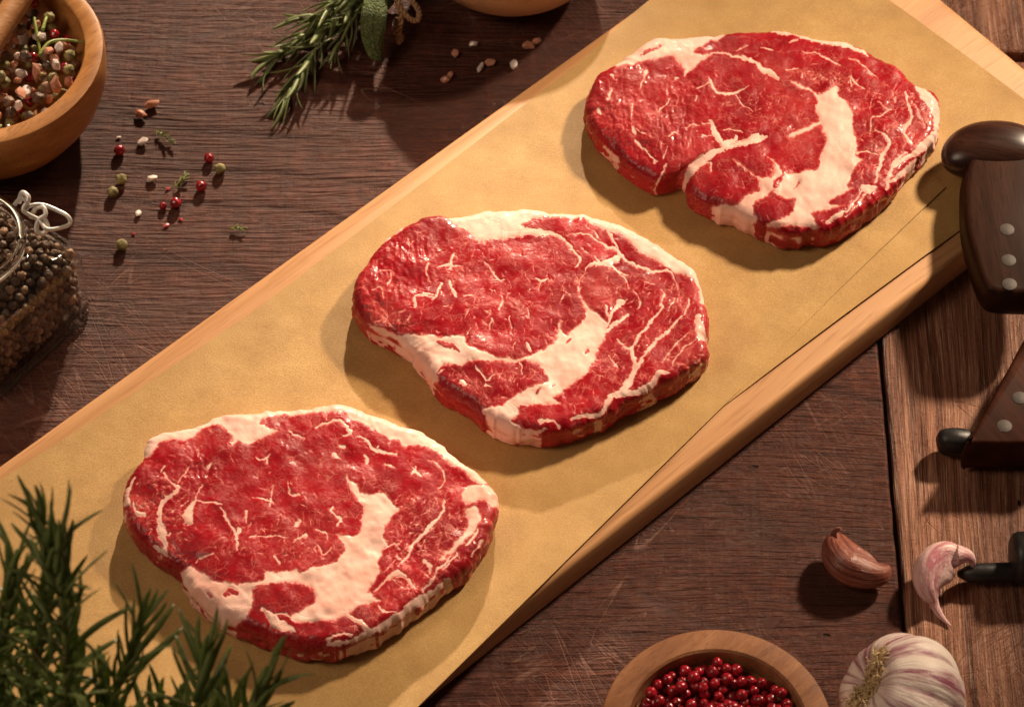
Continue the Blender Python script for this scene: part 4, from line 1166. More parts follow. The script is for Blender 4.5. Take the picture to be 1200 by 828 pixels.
# ------------------------------------------------------------------ pale bowl at the top edge
tx, ty = P(600, -72, 22)
bowl_at((tx, ty, 0), [(0, 0), (20, 0), (23, 0.6), (33, 5), (42, 14), (47.5, 26), (49.5, 38), (49.6, 43), (48.6, 44.5), (47, 44.6), (45.6, 43), (44, 30), (38, 16), (28, 8), (0, 6)],
        'cream_wood', 'smooth pale cream bowl cut off by the top edge, beside the herb bundle')

# ------------------------------------------------------------------ clip-top jar
jx, jy = P(-20, 373, 0)
JR = math.radians(6 + 0)
jar = empty('spice_jar', (jx, jy, 0))
tag(jar, 'open square glass jar with wire clip, full of black peppercorns, at the left edge', 'jar')


def sq_ring(a, r, n=64):
    """rounded square outline, half side a, corner radius r"""
    out = []
    for k in range(n):
        t = 2 * math.pi * (k + 0.5) / n
        q = int(t // (math.pi / 2)); base = q * math.pi / 2
        cx = (a - r) * (1 if q in (0, 3) else -1); cy = (a - r) * (1 if q in (0, 1) else -1)
        # spread the angle inside the quadrant between the two flats
        f = (t - base) / (math.pi / 2)
        if f < 0.25: e, ang = f / 0.25, base; p0 = Vector((math.cos(base), math.sin(base))) * a; tang = Vector((-math.sin(base), math.cos(base))); p = p0 + tang * (a - r) * e
        elif f > 0.75: e = (f - 0.75) / 0.25; b2 = base + math.pi / 2; tang = Vector((math.sin(b2), -math.cos(b2))); p = Vector((math.cos(b2), math.sin(b2))) * a + tang * (a - r) * (1 - e)
        else: ang = base + (f - 0.25) / 0.5 * math.pi / 2; p = Vector((cx, cy)) + Vector((math.cos(ang), math.sin(ang))) * r
        out.append(p)
    return out


def loft(name, secs, closed_top=False):
    vs, fs = [], []
    n = 64
    for (a, r, z) in secs:
        for p in sq_ring(a, min(r, a - 0.01), n): vs.append((p.x * math.cos(JR + math.pi / 4) - p.y * math.sin(JR + math.pi / 4), p.x * math.sin(JR + math.pi / 4) + p.y * math.cos(JR + math.pi / 4), z))
    for j in range(len(secs) - 1):
        for i in range(n):
            a, b = j * n + i, j * n + (i + 1) % n
            fs.append((a, b, b + n, a + n))
    fs.append(tuple(range(n - 1, -1, -1)))
    fs.append(tuple((len(secs) - 1) * n + i for i in range(n)))
    me = mesh(name, vs, fs)
    bm = bmesh.new(); bm.from_mesh(me); bmesh.ops.recalc_face_normals(bm, faces=bm.faces); bm.to_mesh(me); bm.free()
    return me


JH = 57.0
secs = [(30, 9, 0), (33.0, 10, 0.8), (34.6, 11, 3), (34.8, 11, 8), (34.6, 11, 34), (33.6, 12, 39.5), (31, 15, 43.5), (27.5, 20, 46.5), (24.5, 24, 48.5), (22.2, 22, 50.5), (21.6, 21.6, 52.5), (23.4, 23.4, 53.6), (24.4, 24.4, 55.2), (24.1, 24.1, 56.8), (22.6, 22.6, JH), (20.6, 20.6, 56.6), (19.6, 19.6, 54.6),
        (19.6, 19.6, 50.5), (22, 22, 48), (25.5, 20, 45.2), (29.5, 14, 41.5), (31.8, 11, 38), (32.6, 10, 34), (32.7, 10, 7), (31.5, 9, 3.4), (28, 8, 2.6)]
secs = [(a * 1.05, r, z) for (a, r, z) in secs]
body = link('glass_body', loft('glass_body', secs), MT['glass'], jar)
ring = [(math.cos(a) * 24.0, math.sin(a) * 24.0, 55.4) for a in np.linspace(0, 2 * math.pi, 72)]
link('glass_rim', tube('glass_rim', ring, 1.75, 12), MT['thick_glass'], jar)
q = [(p_.x * math.cos(JR + math.pi / 4) - p_.y * math.sin(JR + math.pi / 4), p_.x * math.sin(JR + math.pi / 4) + p_.y * math.cos(JR + math.pi / 4), 2.3) for p_ in sq_ring(35.2, 11)]
link('glass_foot', tube('glass_foot', q + q[:1], 1.7, 12), MT['thick_glass'], jar)
# wire: neck ring, clip loops at the right, bail
ring = [(math.cos(a) * 24.4, math.sin(a) * 24.4, 51.4) for a in np.linspace(0, 2 * math.pi, 60)]
link('neck_wire', tube('neck_wire', ring, 0.75, 8), MT['wire'], jar)


def jl(px, py, z): q = P(px, py, z); return (q[0] - jx, q[1] - jy, z)


def wire(name, pts, r=0.8):
    return link(name, tube(name, smooth_path(pts, 8), r, 8), MT['wire'], jar)


wire('clip_wire', [jl(17, 240, 57), jl(24, 233, 60), jl(31, 236, 61), jl(27, 246, 60), jl(35, 252, 58), jl(46, 258, 56), jl(54, 268, 55), jl(66, 268, 54), (jl(81, 263, 54)), jl(80, 254, 56), jl(66, 246, 57), jl(50, 240, 58), jl(36, 241, 59), jl(29, 247, 57)], 0.95)
wire('clip_loop', [jl(36, 256, 54), jl(42, 244, 57), jl(51, 243, 58), jl(53, 252, 57), jl(45, 258, 56), jl(43, 270, 53), jl(50, 274, 51), jl(56, 266, 53), jl(52, 256, 56)], 1.05)
wire('clip_lever', [jl(22, 238, 58), jl(26, 226, 62), jl(33, 231, 62), jl(31, 240, 60)], 1.15)
# contents: a jittered packing; those against the glass or on the surface are single things
rj = random.Random(3)
cells = []
top = 43.5
st = 4.55
for iz in range(11):
    z = 5.4 + iz * st * 0.80
    for ix in range(-9, 10):
        for iy in range(-10, 11):
            x = (ix + (0.5 if iy % 2 else 0) + (0.33 if iz % 2 else 0)) * st + rj.uniform(-.5, .5); y = (iy + (0.5 if iz % 2 else 0)) * st * 0.87 + rj.uniform(-.5, .5)
            half = 32.4 if z < 37 else max(16, 32.4 - (z - 37) * 1.3)
            c_, s__ = math.cos(-JR - math.pi / 4), math.sin(-JR - math.pi / 4)
            lxx, lyy = x * c_ - y * s__, x * s__ + y * c_
            if max(abs(lxx), abs(lyy)) > half: continue
            if abs(lxx) + abs(lyy) > half * 2 - 5: continue
            zz = z + rj.uniform(-.5, .5)
            if zz > top + 1.0: continue
            depth = half - max(abs(lxx), abs(lyy))
            u_, v_ = unproj(jx + x, jy + y, zz)
            vis = -12 < u_ < 110
            nearglass = depth < 4.6 and (x > -6 or y < 6)
            ontop = zz > top - 5.5
            if nearglass or ontop: cells.append((vis * 2 + ontop - (y > 10) * 0.5 + x * 0.001, x, y, zz))
            elif depth < 9.5 or zz > top - 11: cells.append((-1, x, y, zz))
cells.sort(key=lambda c: -c[0])
for k, (sc_, x, y, z) in enumerate(cells[:285]):
    br = rj.random() < 0.2
    me = (BROWN[k % 2] if br else BLACK[k % 4])
    put('black_peppercorn', me, jx + x, jy + y, z, rj.uniform(1.75, 2.3), 'wrinkled dark peppercorn inside the glass jar', 'peppercorn', 'peppercorns in the glass jar')
lowb = corn_mesh('low', 61, 0.42, 2)
bm = bmesh.new()
for (sc_, x, y, z) in cells[285:]:
    n0 = len(bm.verts)
    bm.from_mesh(lowb)
    bm.verts.ensure_lookup_table()
    rot = Matrix.Rotation(rj.uniform(0, 6.28), 3, Vector((rj.uniform(-1, 1), rj.uniform(-1, 1), rj.uniform(-1, 1))).normalized())
    for v in bm.verts[n0:]: v.co = rot @ v.co * 2.2 + Vector((x + jx, y + jy, z)) * MM
me = bpy.data.meshes.new('peppercorn_filling'); bm.to_mesh(me); bm.free()
tag(link('peppercorn_filling', me, MT['black_pepper']), 'mass of dark peppercorns filling the lower part of the glass jar', 'peppercorns', kind='stuff')

# ------------------------------------------------------------------ leaves and sprigs
def needle(name, L, w, curl, seed, fold=0.35, blunt=0.45):
    r = random.Random(seed)
    vs, fs = [], []
    n = 9
    for j in range(n + 1):
        t = j / n
        wd = w * 0.5 * (math.sin(math.pi * min(1, (t * 0.93 + 0.06))) ** blunt) * (1 - (0.35 if blunt > 0.4 else 0.22) * t) + 0.03
        z = curl * L * (t * t) * 0.5; x = L * (t - 0.06 * curl * curl * t * t)
        yb = 0.05 * L * math.sin(3 * t + seed)
        vs += [(x, yb - wd, z - wd * fold), (x, yb - wd * 0.45, z + wd * 0.10), (x, yb, z - wd * 0.12), (x, yb + wd * 0.45, z + wd * 0.10), (x, yb + wd, z - wd * fold), (x, yb, z - wd * 0.55)]
    for j in range(n):
        for i in range(6):
            a, b = j * 6 + i, j * 6 + (i + 1) % 6
            fs.append((a, b, b + 6, a + 6))
    fs.append((5, 4, 3, 2, 1, 0)); fs.append(tuple(n * 6 + i for i in range(6)))
    return mesh(name, vs, fs)


def prep(me, m):
    me.materials.append(MT[m]); me.polygons.foreach_set('use_smooth', [True] * len(me.polygons)); return me


NB = [prep(needle('leaf', 19, 2.7, c * 1.2, k, 0.35, 0.4), 'rosemary') for k, c in enumerate((0.25, -0.2, 0.5, 0.05, -0.45))]
ND = [prep(needle('leaf', 27, 3.7, c, k + 9, 0.35, 0.36), 'rosemary_dark') for k, c in enumerate((0.3, -0.35, 0.7, 0.1, -0.6))]
NT = [prep(needle('leaf', 4.5, 2.0, c, k + 19, 0.1), 'thyme') for k, c in enumerate((0.3, -0.1))]


def place_leaf(me, parent, base, direc, up, s, name='leaf'):
    o = bpy.data.objects.new(name, me)
    COL.objects.link(o)
    x = direc.normalized()
    y = up.cross(x)
    if y.length < 1e-4: y = x.orthogonal()
    y.normalize(); z = x.cross(y)
    M3 = Matrix((x, y, z)).transposed()
    o.matrix_world = Matrix.Translation(base * MM) @ M3.to_4x4() @ Matrix.Diagonal((s, s, s, 1))
    o.parent = parent
    return o


def sprig(name, path, leaves, label, cat, step, spread, srad, smat, seed, size=(0.75, 1.1), group=None, whorl=2, floor=None, start=0.0):
    """stem along path (mm) with pairs of leaves; leaves point forward along the stem"""
    r = random.Random(seed)
    pts = [Vector(p) for p in smooth_path(path, 10)]
    root = empty(name, (0, 0, 0))
    tag(root, label, cat, group)
    n = len(pts)
    link('stem', tube('stem', pts, [srad * (1 - 0.6 * i / n) for i in range(n)], 7), MT[smat], root)
    cum = [0]
    for i in range(1, n): cum.append(cum[-1] + (pts[i] - pts[i - 1]).length)
    s = cum[-1] * start; k = 0
    while s < cum[-1]:
        i = max(j for j in range(n) if cum[j] <= s)
        i = min(i, n - 2)
        t = (s - cum[i]) / max(1e-6, cum[i + 1] - cum[i])
        p = pts[i].lerp(pts[i + 1], t)
        d = (pts[i + 1] - pts[i]).normalized()
        a0 = k * 1.25 + r.uniform(-.4, .4)
        near_tip = s / cum[-1]
        for q in range(whorl):
            a = a0 + q * 2 * math.pi / whorl + r.uniform(-.35, .35)
            side = d.orthogonal().normalized()
            side = Quaternion(d, a) @ side
            sp_ = spread * r.uniform(0.7, 1.25) * (1 - 0.55 * near_tip ** 3)
            dr = (d * math.cos(sp_) + side * math.sin(sp_)).normalized()
            sc_ = r.uniform(*size) * (1 - 0.35 * near_tip ** 4)
            if floor is not None:
                tipz = p.z + dr.z * 17 * sc_
                if tipz < floor + 1: dr.z = (floor + 1.0 - p.z) / (17 * sc_); dr.normalize()
            place_leaf(r.choice(leaves), root, p, dr, d, sc_)
        s += step * r.uniform(0.75, 1.25); k += 1
    return root


def tp(px, py, z): return (*P(px, py, z), z)


# herb bundle at the top: rosemary sprigs, a sage leaf, twine
sprig('rosemary_sprig', [tp(470, -40, 12), tp(425, 0, 11), tp(385, 34, 9), tp(362, 70, 6), tp(345, 100, 4), tp(330, 126, 3)], NB, 'lowest rosemary sprig of the tied herb bundle, its tip pointing down the table', 'rosemary sprig', 3.6, 0.55, 1.2, 'stem_green', 1, (0.75, 1.3), 'rosemary sprigs in the tied bundle', 2, 0)
sprig('rosemary_sprig', [tp(460, -50, 10), tp(415, -8, 9), tp(378, 26, 7), tp(350, 48, 5), tp(328, 62, 4), tp(312, 78, 3)], NB, 'rosemary sprig reaching furthest left from the tied herb bundle', 'rosemary sprig', 4.0, 0.55, 1.2, 'stem_green', 2, (0.75, 1.3), 'rosemary sprigs in the tied bundle', 2, 0)
sprig('rosemary_sprig', [tp(480, -60, 20), tp(430, -20, 20), tp(400, 2, 18), tp(375, 18, 15), tp(350, 24, 12)], NB, 'uppermost rosemary sprig of the tied herb bundle, near the top edge', 'rosemary sprig', 3.4, 0.7, 1.2, 'stem_green', 3, (0.75, 1.2), 'rosemary sprigs in the tied bundle', 2, 0)
sprig('rosemary_sprig', [tp(490, -50, 14), tp(445, -10, 14), tp(414, 22, 13), tp(398, 52, 9), tp(388, 66, 7)], NB, 'short rosemary sprig beside the sage leaf in the tied herb bundle', 'rosemary sprig', 3.4, 0.8, 1.2, 'stem_green', 4, (0.6, 0.95), 'rosemary sprigs in the tied bundle', 2, 0)


def sage(path, w, label, seed):
    pts = [Vector(p) for p in smooth_path(path, 8)]
    n = len(pts)
    nu = 36
    vs, fs, su, sv = [], [], [], []
    def hgt(x, t):
        vein = abs(math.sin((t * 15 - abs(x) * 2.2) * math.pi))
        return 0.30 * (vein ** 0.6 - 0.5) + 0.22 * math.sin(x * 21 + t * 40 + seed) * math.sin(t * 67 - x * 9) - 0.7 * math.exp(-(x * 14) ** 2)
    for side in (0, 1):
        for j in range(n):
            t = j / (n - 1)
            d = (pts[min(j + 1, n - 1)] - pts[max(j - 1, 0)]).normalized()
            b = Vector((0, 0, 1)).cross(d).normalized(); up = d.cross(b)
            wd = w * (math.sin(math.pi * min(1, max(0.02, t * 0.97 + 0.015))) ** 0.55) * (0.82 + 0.18 * t)
            for i in range(nu + 1):
                x = i / nu * 2 - 1
                p = pts[j] + b * (x * wd) + up * (hgt(x, t) - 2.2 * x * x + 0.8 * math.sin(t * 5) - side * 0.5)
                vs.append(p); su.append(i / nu); sv.append(t)
    m = nu + 1
    off = n * m
    for j in range(n - 1):
        for i in range(nu):
            a = j * m + i
            fs.append((a, a + 1, a + m + 1, a + m)); fs.append((off + a, off + a + m, off + a + m + 1, off + a + 1))
    for j in range(n - 1):
        for i in (0, nu):
            a = j * m + i; fs.append((a, a + m, off + a + m, off + a) if i == 0 else (a + m, a, off + a, off + a + m))
    for i in range(nu):
        fs.append((i + 1, i, off + i, off + i + 1)); a = (n - 1) * m + i; fs.append((a, a + 1, off + a + 1, off + a))
    root = empty('sage_leaf', (0, 0, 0))
    tag(root, label, 'sage leaf')
    link('leaf_blade', mesh('leaf_blade', vs, fs), MT['sage'], root)
    return root


g = G('sage_leaf')
co = g.obj()
vv = g.vor(co, 620, 'DISTANCE_TO_EDGE')
c = g.mix(g.rng(vv, 0.0, 0.14), (0.175, 0.205, 0.085), (0.070, 0.115, 0.030))
c = g.mix(g.rng(g.noise(co, 150, 2), 0.4, 0.7, 0, 0.4), c, (0.16, 0.20, 0.07))
MT['sage'] = g.done(c, 0.62, g.bump(g.rng(vv, 0.0, 0.3), 0.0006, 1.0), Specular_IOR_Level=0.3)
sage([tp(448, -42, 24), tp(444, -15, 25), tp(438, 15, 24), tp(438, 45, 17), tp(446, 72, 9)], 6.6, 'broad pebbled sage leaf hanging down from the tied herb bundle near the twine', 1)
sage([tp(470, -40, 16), tp(462, -20, 15), tp(452, -4, 13), tp(446, 10, 10)], 5.0, 'second sage leaf tucked under the big one at the top edge', 2)
tw = empty('twine', (0, 0, 0))
tag(tw, 'light brown jute twine with a loop and knotted end tied round the herb bundle', 'twine')


def strand(path, r, name='strand'):
    pts = [Vector(p) for p in smooth_path(path, 14)]
    n = len(pts)
    for ph in (0, math.pi):
        q = []
        for i, p in enumerate(pts):
            d = (pts[min(i + 1, n - 1)] - pts[max(i - 1, 0)]).normalized()
            s1 = d.cross(Vector((0.1, 0.2, 1))).normalized(); s2 = d.cross(s1)
            a = i * 0.62 + ph
            q.append(p + (s1 * math.cos(a) + s2 * math.sin(a)) * r * 0.55)
        link(name, tube(name, q, r * 0.62, 7), MT['twine'], tw)


strand([tp(455, -22, 28), tp(463, -6, 27), tp(470, 10, 24), tp(480, 22, 21), tp(489, 24, 20), tp(491, 14, 22), tp(484, 2, 24), tp(476, -14, 26)], 1.25)
strand([tp(462, -20, 26), tp(466, 4, 24), tp(470, 22, 17), tp(468, 34, 10), tp(466, 46, 5)], 1.25)
strand([tp(466, 24, 12), tp(464, 36, 8), tp(470, 44, 5), tp(466, 50, 3)], 1.5)
strand([tp(425, -30, 14), tp(440, -34, 27), tp(462, -32, 27), tp(484, -28, 14)], 1.3)

# foreground rosemary rising towards the lens at the lower left
FG = [([(20, 1010, 12), (30, 860, 60), (50, 720, 95), (60, 640, 112), (44, 590, 120)], 'tall rosemary shoot nearest the left corner, in front of the paper'),
      ([(60, 1010, 12), (70, 880, 62), (78, 770, 92), (72, 690, 108), (66, 610, 118)], 'upright rosemary shoot with a bright green tip, left of the near steak'),
      ([(-40, 990, 12), (-20, 860, 50), (0, 760, 80), (12, 690, 98), (20, 630, 108)], 'rosemary shoot cut by the left edge of the picture'),
      ([(110, 1010, 12), (124, 900, 50), (130, 820, 75), (150, 760, 88), (168, 712, 96)], 'middle rosemary shoot leaning right, in front of the near steak'),
      ([(190, 1020, 12), (214, 930, 45), (226, 850, 72), (234, 790, 86), (240, 745, 94)], 'rosemary shoot standing just below the near steak'),
      ([(200, 1020, 12), (236, 930, 48), (262, 870, 70), (290, 820, 86), (318, 778, 94)], 'rosemary shoot reaching furthest right, over the near steak edge'),
      ([(10, 1010, 12), (20, 920, 40), (10, 860, 60), (-8, 790, 80), (-6, 735, 92)], 'low rosemary shoot in the bottom left corner'),
      ([(80, 1020, 12), (92, 940, 36), (110, 880, 56), (116, 840, 68), (122, 800, 76)], 'short dark rosemary shoot between the taller ones at the bottom edge'),
      ([(150, 1020, 12), (170, 940, 36), (182, 890, 54), (184, 850, 66), (190, 815, 74)], 'short rosemary shoot at the bottom edge below the near steak')]
for k, (pp, lb) in enumerate(FG):
    path = [tp(q[0], q[1] + 14, q[2] * 1.65) for q in pp]
    sprig('rosemary_shoot', path, ND, lb, 'rosemary shoot', 4.6, 0.85, 2.0, 'stem_green', 100 + k, (0.75, 1.2), 'rosemary shoots in the lower left foreground', 3, None, 0.3)

# thyme bits on the table
for k, (pp, lb) in enumerate([([(184, 154), (192, 160), (203, 168)], 'tiny green thyme sprig lying just above a white salt crystal'),
                              ([(205, 219), (213, 213), (218, 204)], 'tiny green thyme sprig beside two red peppercorns on the table'),
                              ([(270, 268), (277, 268), (286, 267)], 'tiny green thyme sprig lying alone, nearest the board')]):
    path = [(*P(x, y, 1.8), 1.8 + 0.6 * (i % 2)) for i, (x, y) in enumerate(pp)]
    sprig('thyme_sprig', path, NT, lb, 'thyme sprig', 1.7, 0.95, 0.5, 'thyme', 200 + k, (0.5, 0.95), None, 2, 0)

# ------------------------------------------------------------------ scattered peppercorns and salt
def on_table(name, me, px, py, r, label, cat, rot=None, sq=1.0, zf=0.95):
    r *= 1.12 if cat == 'salt crystal' else 1.03
    z = r * zf
    x, y = P(px, py, z)
    return put(name, me, x, y, z, r, label, cat, 'loose spices on the dark planks', rot, sq)


for n_, me, px, py, r, lb in [
    ('red_peppercorn', PINK[0], 140, 176, 2.5, 'dark red peppercorn closest to the mixed spice bowl, below a white salt crumb'),
    ('red_peppercorn', PINK[1], 245, 185, 2.3, 'red peppercorn furthest right, up beside a green peppercorn'),
    ('red_peppercorn', PINK[2], 236, 218, 2.5, 'broken red peppercorn lying to the right of the thyme sprig'),
    ('red_peppercorn', PINK[3], 206, 238, 2.5, 'red peppercorn directly below the middle thyme sprig, casting a long shadow'),
    ('red_peppercorn', PINK[0], 191, 241, 1.7, 'small dark red peppercorn touching the left side of a bigger one'),
    ('green_peppercorn', GREEN[0], 258, 198, 2.4, 'green peppercorn furthest right on the table, beside a red peppercorn'),
    ('green_peppercorn', GREEN[1], 142, 210, 2.4, 'upper green peppercorn of the touching pair near the spice bowl'),
    ('green_peppercorn', GREEN[2], 132, 225, 2.4, 'lower green peppercorn of the touching pair near the spice bowl'),
    ('green_peppercorn', GREEN[0], 143, 287, 2.5, 'green peppercorn lying alone to the right of the glass jar')]:
    on_table(n_, me, px, py, r, lb, 'peppercorn')
for n_, me, px, py, r, lb, sq, rz in [
    ('pink_salt_crystal', PSALT[0], 165, 134, 3.0, 'orange pink salt crystal with rounded outline right of the spice bowl', 1.0, 2.6),
    ('pink_salt_crystal', PSALT[1], 178, 122, 3.6, 'long orange pink salt crystal, uppermost near the spice bowl', 0.7, 0.35),
    ('white_salt_crystal', WSALT[0], 167, 166, 2.8, 'white salt crystal lying just left of the uppermost thyme sprig', 1.1, 0.4),
    ('white_salt_crystal', WSALT[1], 178, 209, 2.8, 'flat white salt crystal between the green pair and the middle thyme sprig', 0.75, 0.1),
    ('white_salt_crystal', WSALT[2], 139, 161, 1.1, 'tiny white salt crumb above the dark red peppercorn', 1, 0.4),
    ('white_salt_crystal', WSALT[0], 162, 250, 2.0, 'small white salt crystal left of the smallest red peppercorn', 0.9, 1.3),
    ('pink_salt_crystal', PSALT[2], 534, 62, 2.7, 'brownish pink salt crystal nearest the herb twine', 1.0, 1.4),
    ('white_salt_crystal', WSALT[1], 555, 51, 2.4, 'greyish salt crystal in the shade of the pale bowl', 0.9, 0.2),
    ('pink_salt_crystal', PSALT[3], 522, 93, 2.6, 'larger piece of the lowest pair of pink salt crystals', 0.9, 0.4),
    ('pink_salt_crystal', PSALT[0], 528, 88, 2.1, 'smaller piece of the lowest pair of pink salt crystals', 0.9, 1.4),
    ('pink_salt_crystal', PSALT[1], 574, 73, 2.6, 'pink salt crystal in the middle of the upper group, right of a white one', 1.0, 0.1),
    ('white_salt_crystal', WSALT[2], 563, 79, 2.5, 'narrow white salt crystal touching the middle pink one', 0.75, 1.1),
    ('white_salt_crystal', WSALT[0], 602, 76, 2.7, 'white salt crystal standing between the board edge and the pale bowl', 0.9, 1.5),
    ('pink_salt_crystal', PSALT[2], 620, 53, 3.4, 'big pink salt crystal closest to the cutting board edge', 1.0, 0.0),
    ('pink_salt_crystal', PSALT[3], 629, 48, 2.3, 'pale pink salt crystal leaning on the big one near the board', 1.0, 0.5)]:
    on_table(n_, me, px, py, r, lb, 'salt crystal', (RR.uniform(-.3, .3), RR.uniform(-.3, .3), rz), sq, 0.5)
for px, py, r, lb in [(197, 221, 1.5, 'red pepper husk flake just left of the middle thyme sprig'), (212, 257, 1.4, 'right flake of the two red husk flakes in the long shadow'), (195, 264, 1.9, 'larger left flake of the red husk flakes below the peppercorns'),
                      (156, 274, 1.2, 'red husk flake beside the lone green peppercorn'), (192, 292, 0.6, 'smallest red husk crumb, lowest of the loose spices')]:
    o = on_table('pepper_flake', None, px, py, r, lb, 'pepper flake', (0.3, 0.2, px), 1.0, 0.35)
    me = salt_mesh('pepper_flake', int(px)); me.materials.append(MT['red_flake'])
    o2 = bpy.data.objects.new('pepper_flake', me)
    o2.scale = (r, r, r * 0.45); o2.location = o.location; o2.rotation_euler = (0.2, 0.15, px * 0.1)
    COL.objects.link(o2)
    tag(o2, lb, 'pepper flake', 'loose spices on the dark planks')
    bpy.data.objects.remove(o)

# ------------------------------------------------------------------ garlic
def clove(name, spine, width, mt, label, seed, up=(0, 0, 1), tail=None):
    """crescent clove: curved spine, D-shaped section with a ridge"""
    pts = [Vector(p) for p in smooth_path(spine, 8)]
    n = len(pts)
    upv = Vector(up)
    def fn(u, v):
        f = v * (n - 1); i = min(int(f), n - 2); t = f - i
        p = pts[i].lerp(pts[i + 1], t)
        d = (pts[min(i + 2, n - 1)] - pts[max(i - 1, 0)]).normalized()
        b = upv.cross(d).normalized(); q = d.cross(b)
        a = u * 2 * math.pi
        prof = (math.sin(math.pi * min(0.985, max(0.015, v * 0.95 + 0.03))) ** 0.62) * (1 - 0.30 * v)
        rr = width * prof * (1 + 0.10 * math.cos(a * 2 + 0.4) + 0.13 * math.cos(3 * a + 1.0) + 0.012 * math.sin(a * 17 + seed))
        return p + b * (rr * math.cos(a)) + q * (rr * 0.86 * math.sin(a))
    root = empty(name, (0, 0, 0))
    tag(root, label, 'garlic clove')
    link('clove_skin', surf('clove_skin', fn, 56, 40), MT[mt], root)
    return root


g1 = clove('garlic_clove', [tp(979, 626, 9), tp(982, 642, 9.5), tp(993, 658, 9.5), tp(1012, 667, 9), tp(1030, 670, 8), tp(1041, 664, 6.5)], 9.4, 'clove_red', 'brownish red unpeeled garlic clove on the plank left of the seam', 1)
link('clove_tip', tube('clove_tip', smooth_path([tp(981, 633, 10), tp(977, 625, 13), tp(983, 619, 16), tp(986, 622, 17)], 4), [1.8, 1.8, 1.7, 1.5, 1.4, 1.2, 1.1, 1.0, 0.8, 0.7, 0.6, 0.5, 0.3][:13], 8), MT['clove_red'], g1)
g2 = clove('garlic_clove', [tp(1128, 653, 13), tp(1110, 650, 13), tp(1097, 660, 11.5), tp(1090, 675, 10), tp(1089, 690, 8), tp(1094, 706, 4)], 8.8, 'clove_pink', 'pink and white curved garlic clove with a thin tail right of the seam', 2)
link('clove_tail', tube('clove_tail', smooth_path([tp(1092, 698, 5.5), tp(1095, 708, 3), tp(1101, 719, 1.6), (*P(1108, 727, 1), 1.0), (*P(1114, 733, 1), 1.2)], 4), [2.6 - 2.3 * i / 16 for i in range(17)], 8), MT['clove_pink'], g2)
link('clove_cap', tube('clove_cap', smooth_path([tp(1122, 650, 14), tp(1132, 651, 14), tp(1139, 657, 12), tp(1140, 664, 10)], 4), [4.6 - 4.2 * i / 12 for i in range(13)], 12), MT['clove_pink'], g2)

# bulb: axis tipped to the upper left and towards the lens
gx, gy = P(1056, 822, 26)
bulb = empty('garlic_bulb', (gx, gy, 25.5))
tag(bulb, 'whole garlic bulb with purple streaked skin and dry roots, right of the front bowl', 'garlic bulb')
axis = Vector((-0.78, 0.10, 0.62)).normalized()
qx = axis.to_track_quat('Z', 'Y').to_matrix()


def bulb_fn(u, v):
    a = u * 2 * math.pi; ph = v * math.pi
    lob = abs(math.sin(a * 4.5 + 0.6 + 0.25 * math.sin(a * 2))) ** 0.7
    k = math.sin(ph)
    R = 28.0 * (1 - 0.085 * (1 - lob) * k ** 0.7)
    r = R * k ** 0.86 * (1 + 0.03 * math.sin(2 * a + 1)) + 0.12 * math.sin(a * 71) * k
    z = 21.5 * math.cos(ph)
    if v < 0.2: z -= 7.0 * (1 - v / 0.2) ** 1.4
    if v > 0.72: z -= 12.0 * ((v - 0.72) / 0.28) ** 2; r = r * 0.92 + 1.3
    p = qx @ Vector((r * math.cos(a), r * math.sin(a), z))
    return (p.x, p.y, max(p.z, -25.3))


link('bulb_skin', surf('bulb_skin', bulb_fn, 220, 70), MT['garlic'], bulb)
wl = qx.inverted() @ Vector((60 / 2.75, 42 / 2.22, 6)).normalized(); wl.z = 0; wl.normalize(); wp = Vector((-wl.y, wl.x, 0))
rg = random.Random(8)
bm = bmesh.new()
for k in range(330):
    a = rg.uniform(0, 6.283); q = math.sqrt(rg.random())
    pq = wl * (q * math.cos(a) * 13) + wp * (q * math.sin(a) * 4.2)
    x, y = pq.x, pq.y
    p = Vector((x, y, 14.6 + 4.6 * min(1, q * abs(math.cos(a)) * 1.2))); d = Vector((x * 0.12 + rg.gauss(0, .45), y * 0.12 + rg.gauss(0, .45), 1)).normalized()
    pts = [p]
    for j in range(4):
        d = (d + Vector((rg.gauss(0, .5), rg.gauss(0, .5), rg.gauss(-0.25, .3)))).normalized()
        pts.append(pts[-1] + d * rg.uniform(0.9, 1.7))
    tm = tube('t', [qx @ p_ for p_ in pts], [0.42, 0.4, 0.36, 0.3, 0.2], 5)
    bm.from_mesh(tm); bpy.data.meshes.remove(tm)
rm = bpy.data.meshes.new('roots'); bm.to_mesh(rm); bm.free()
tag(link('roots', rm, MT['garlic_root'], bulb), kind='stuff')

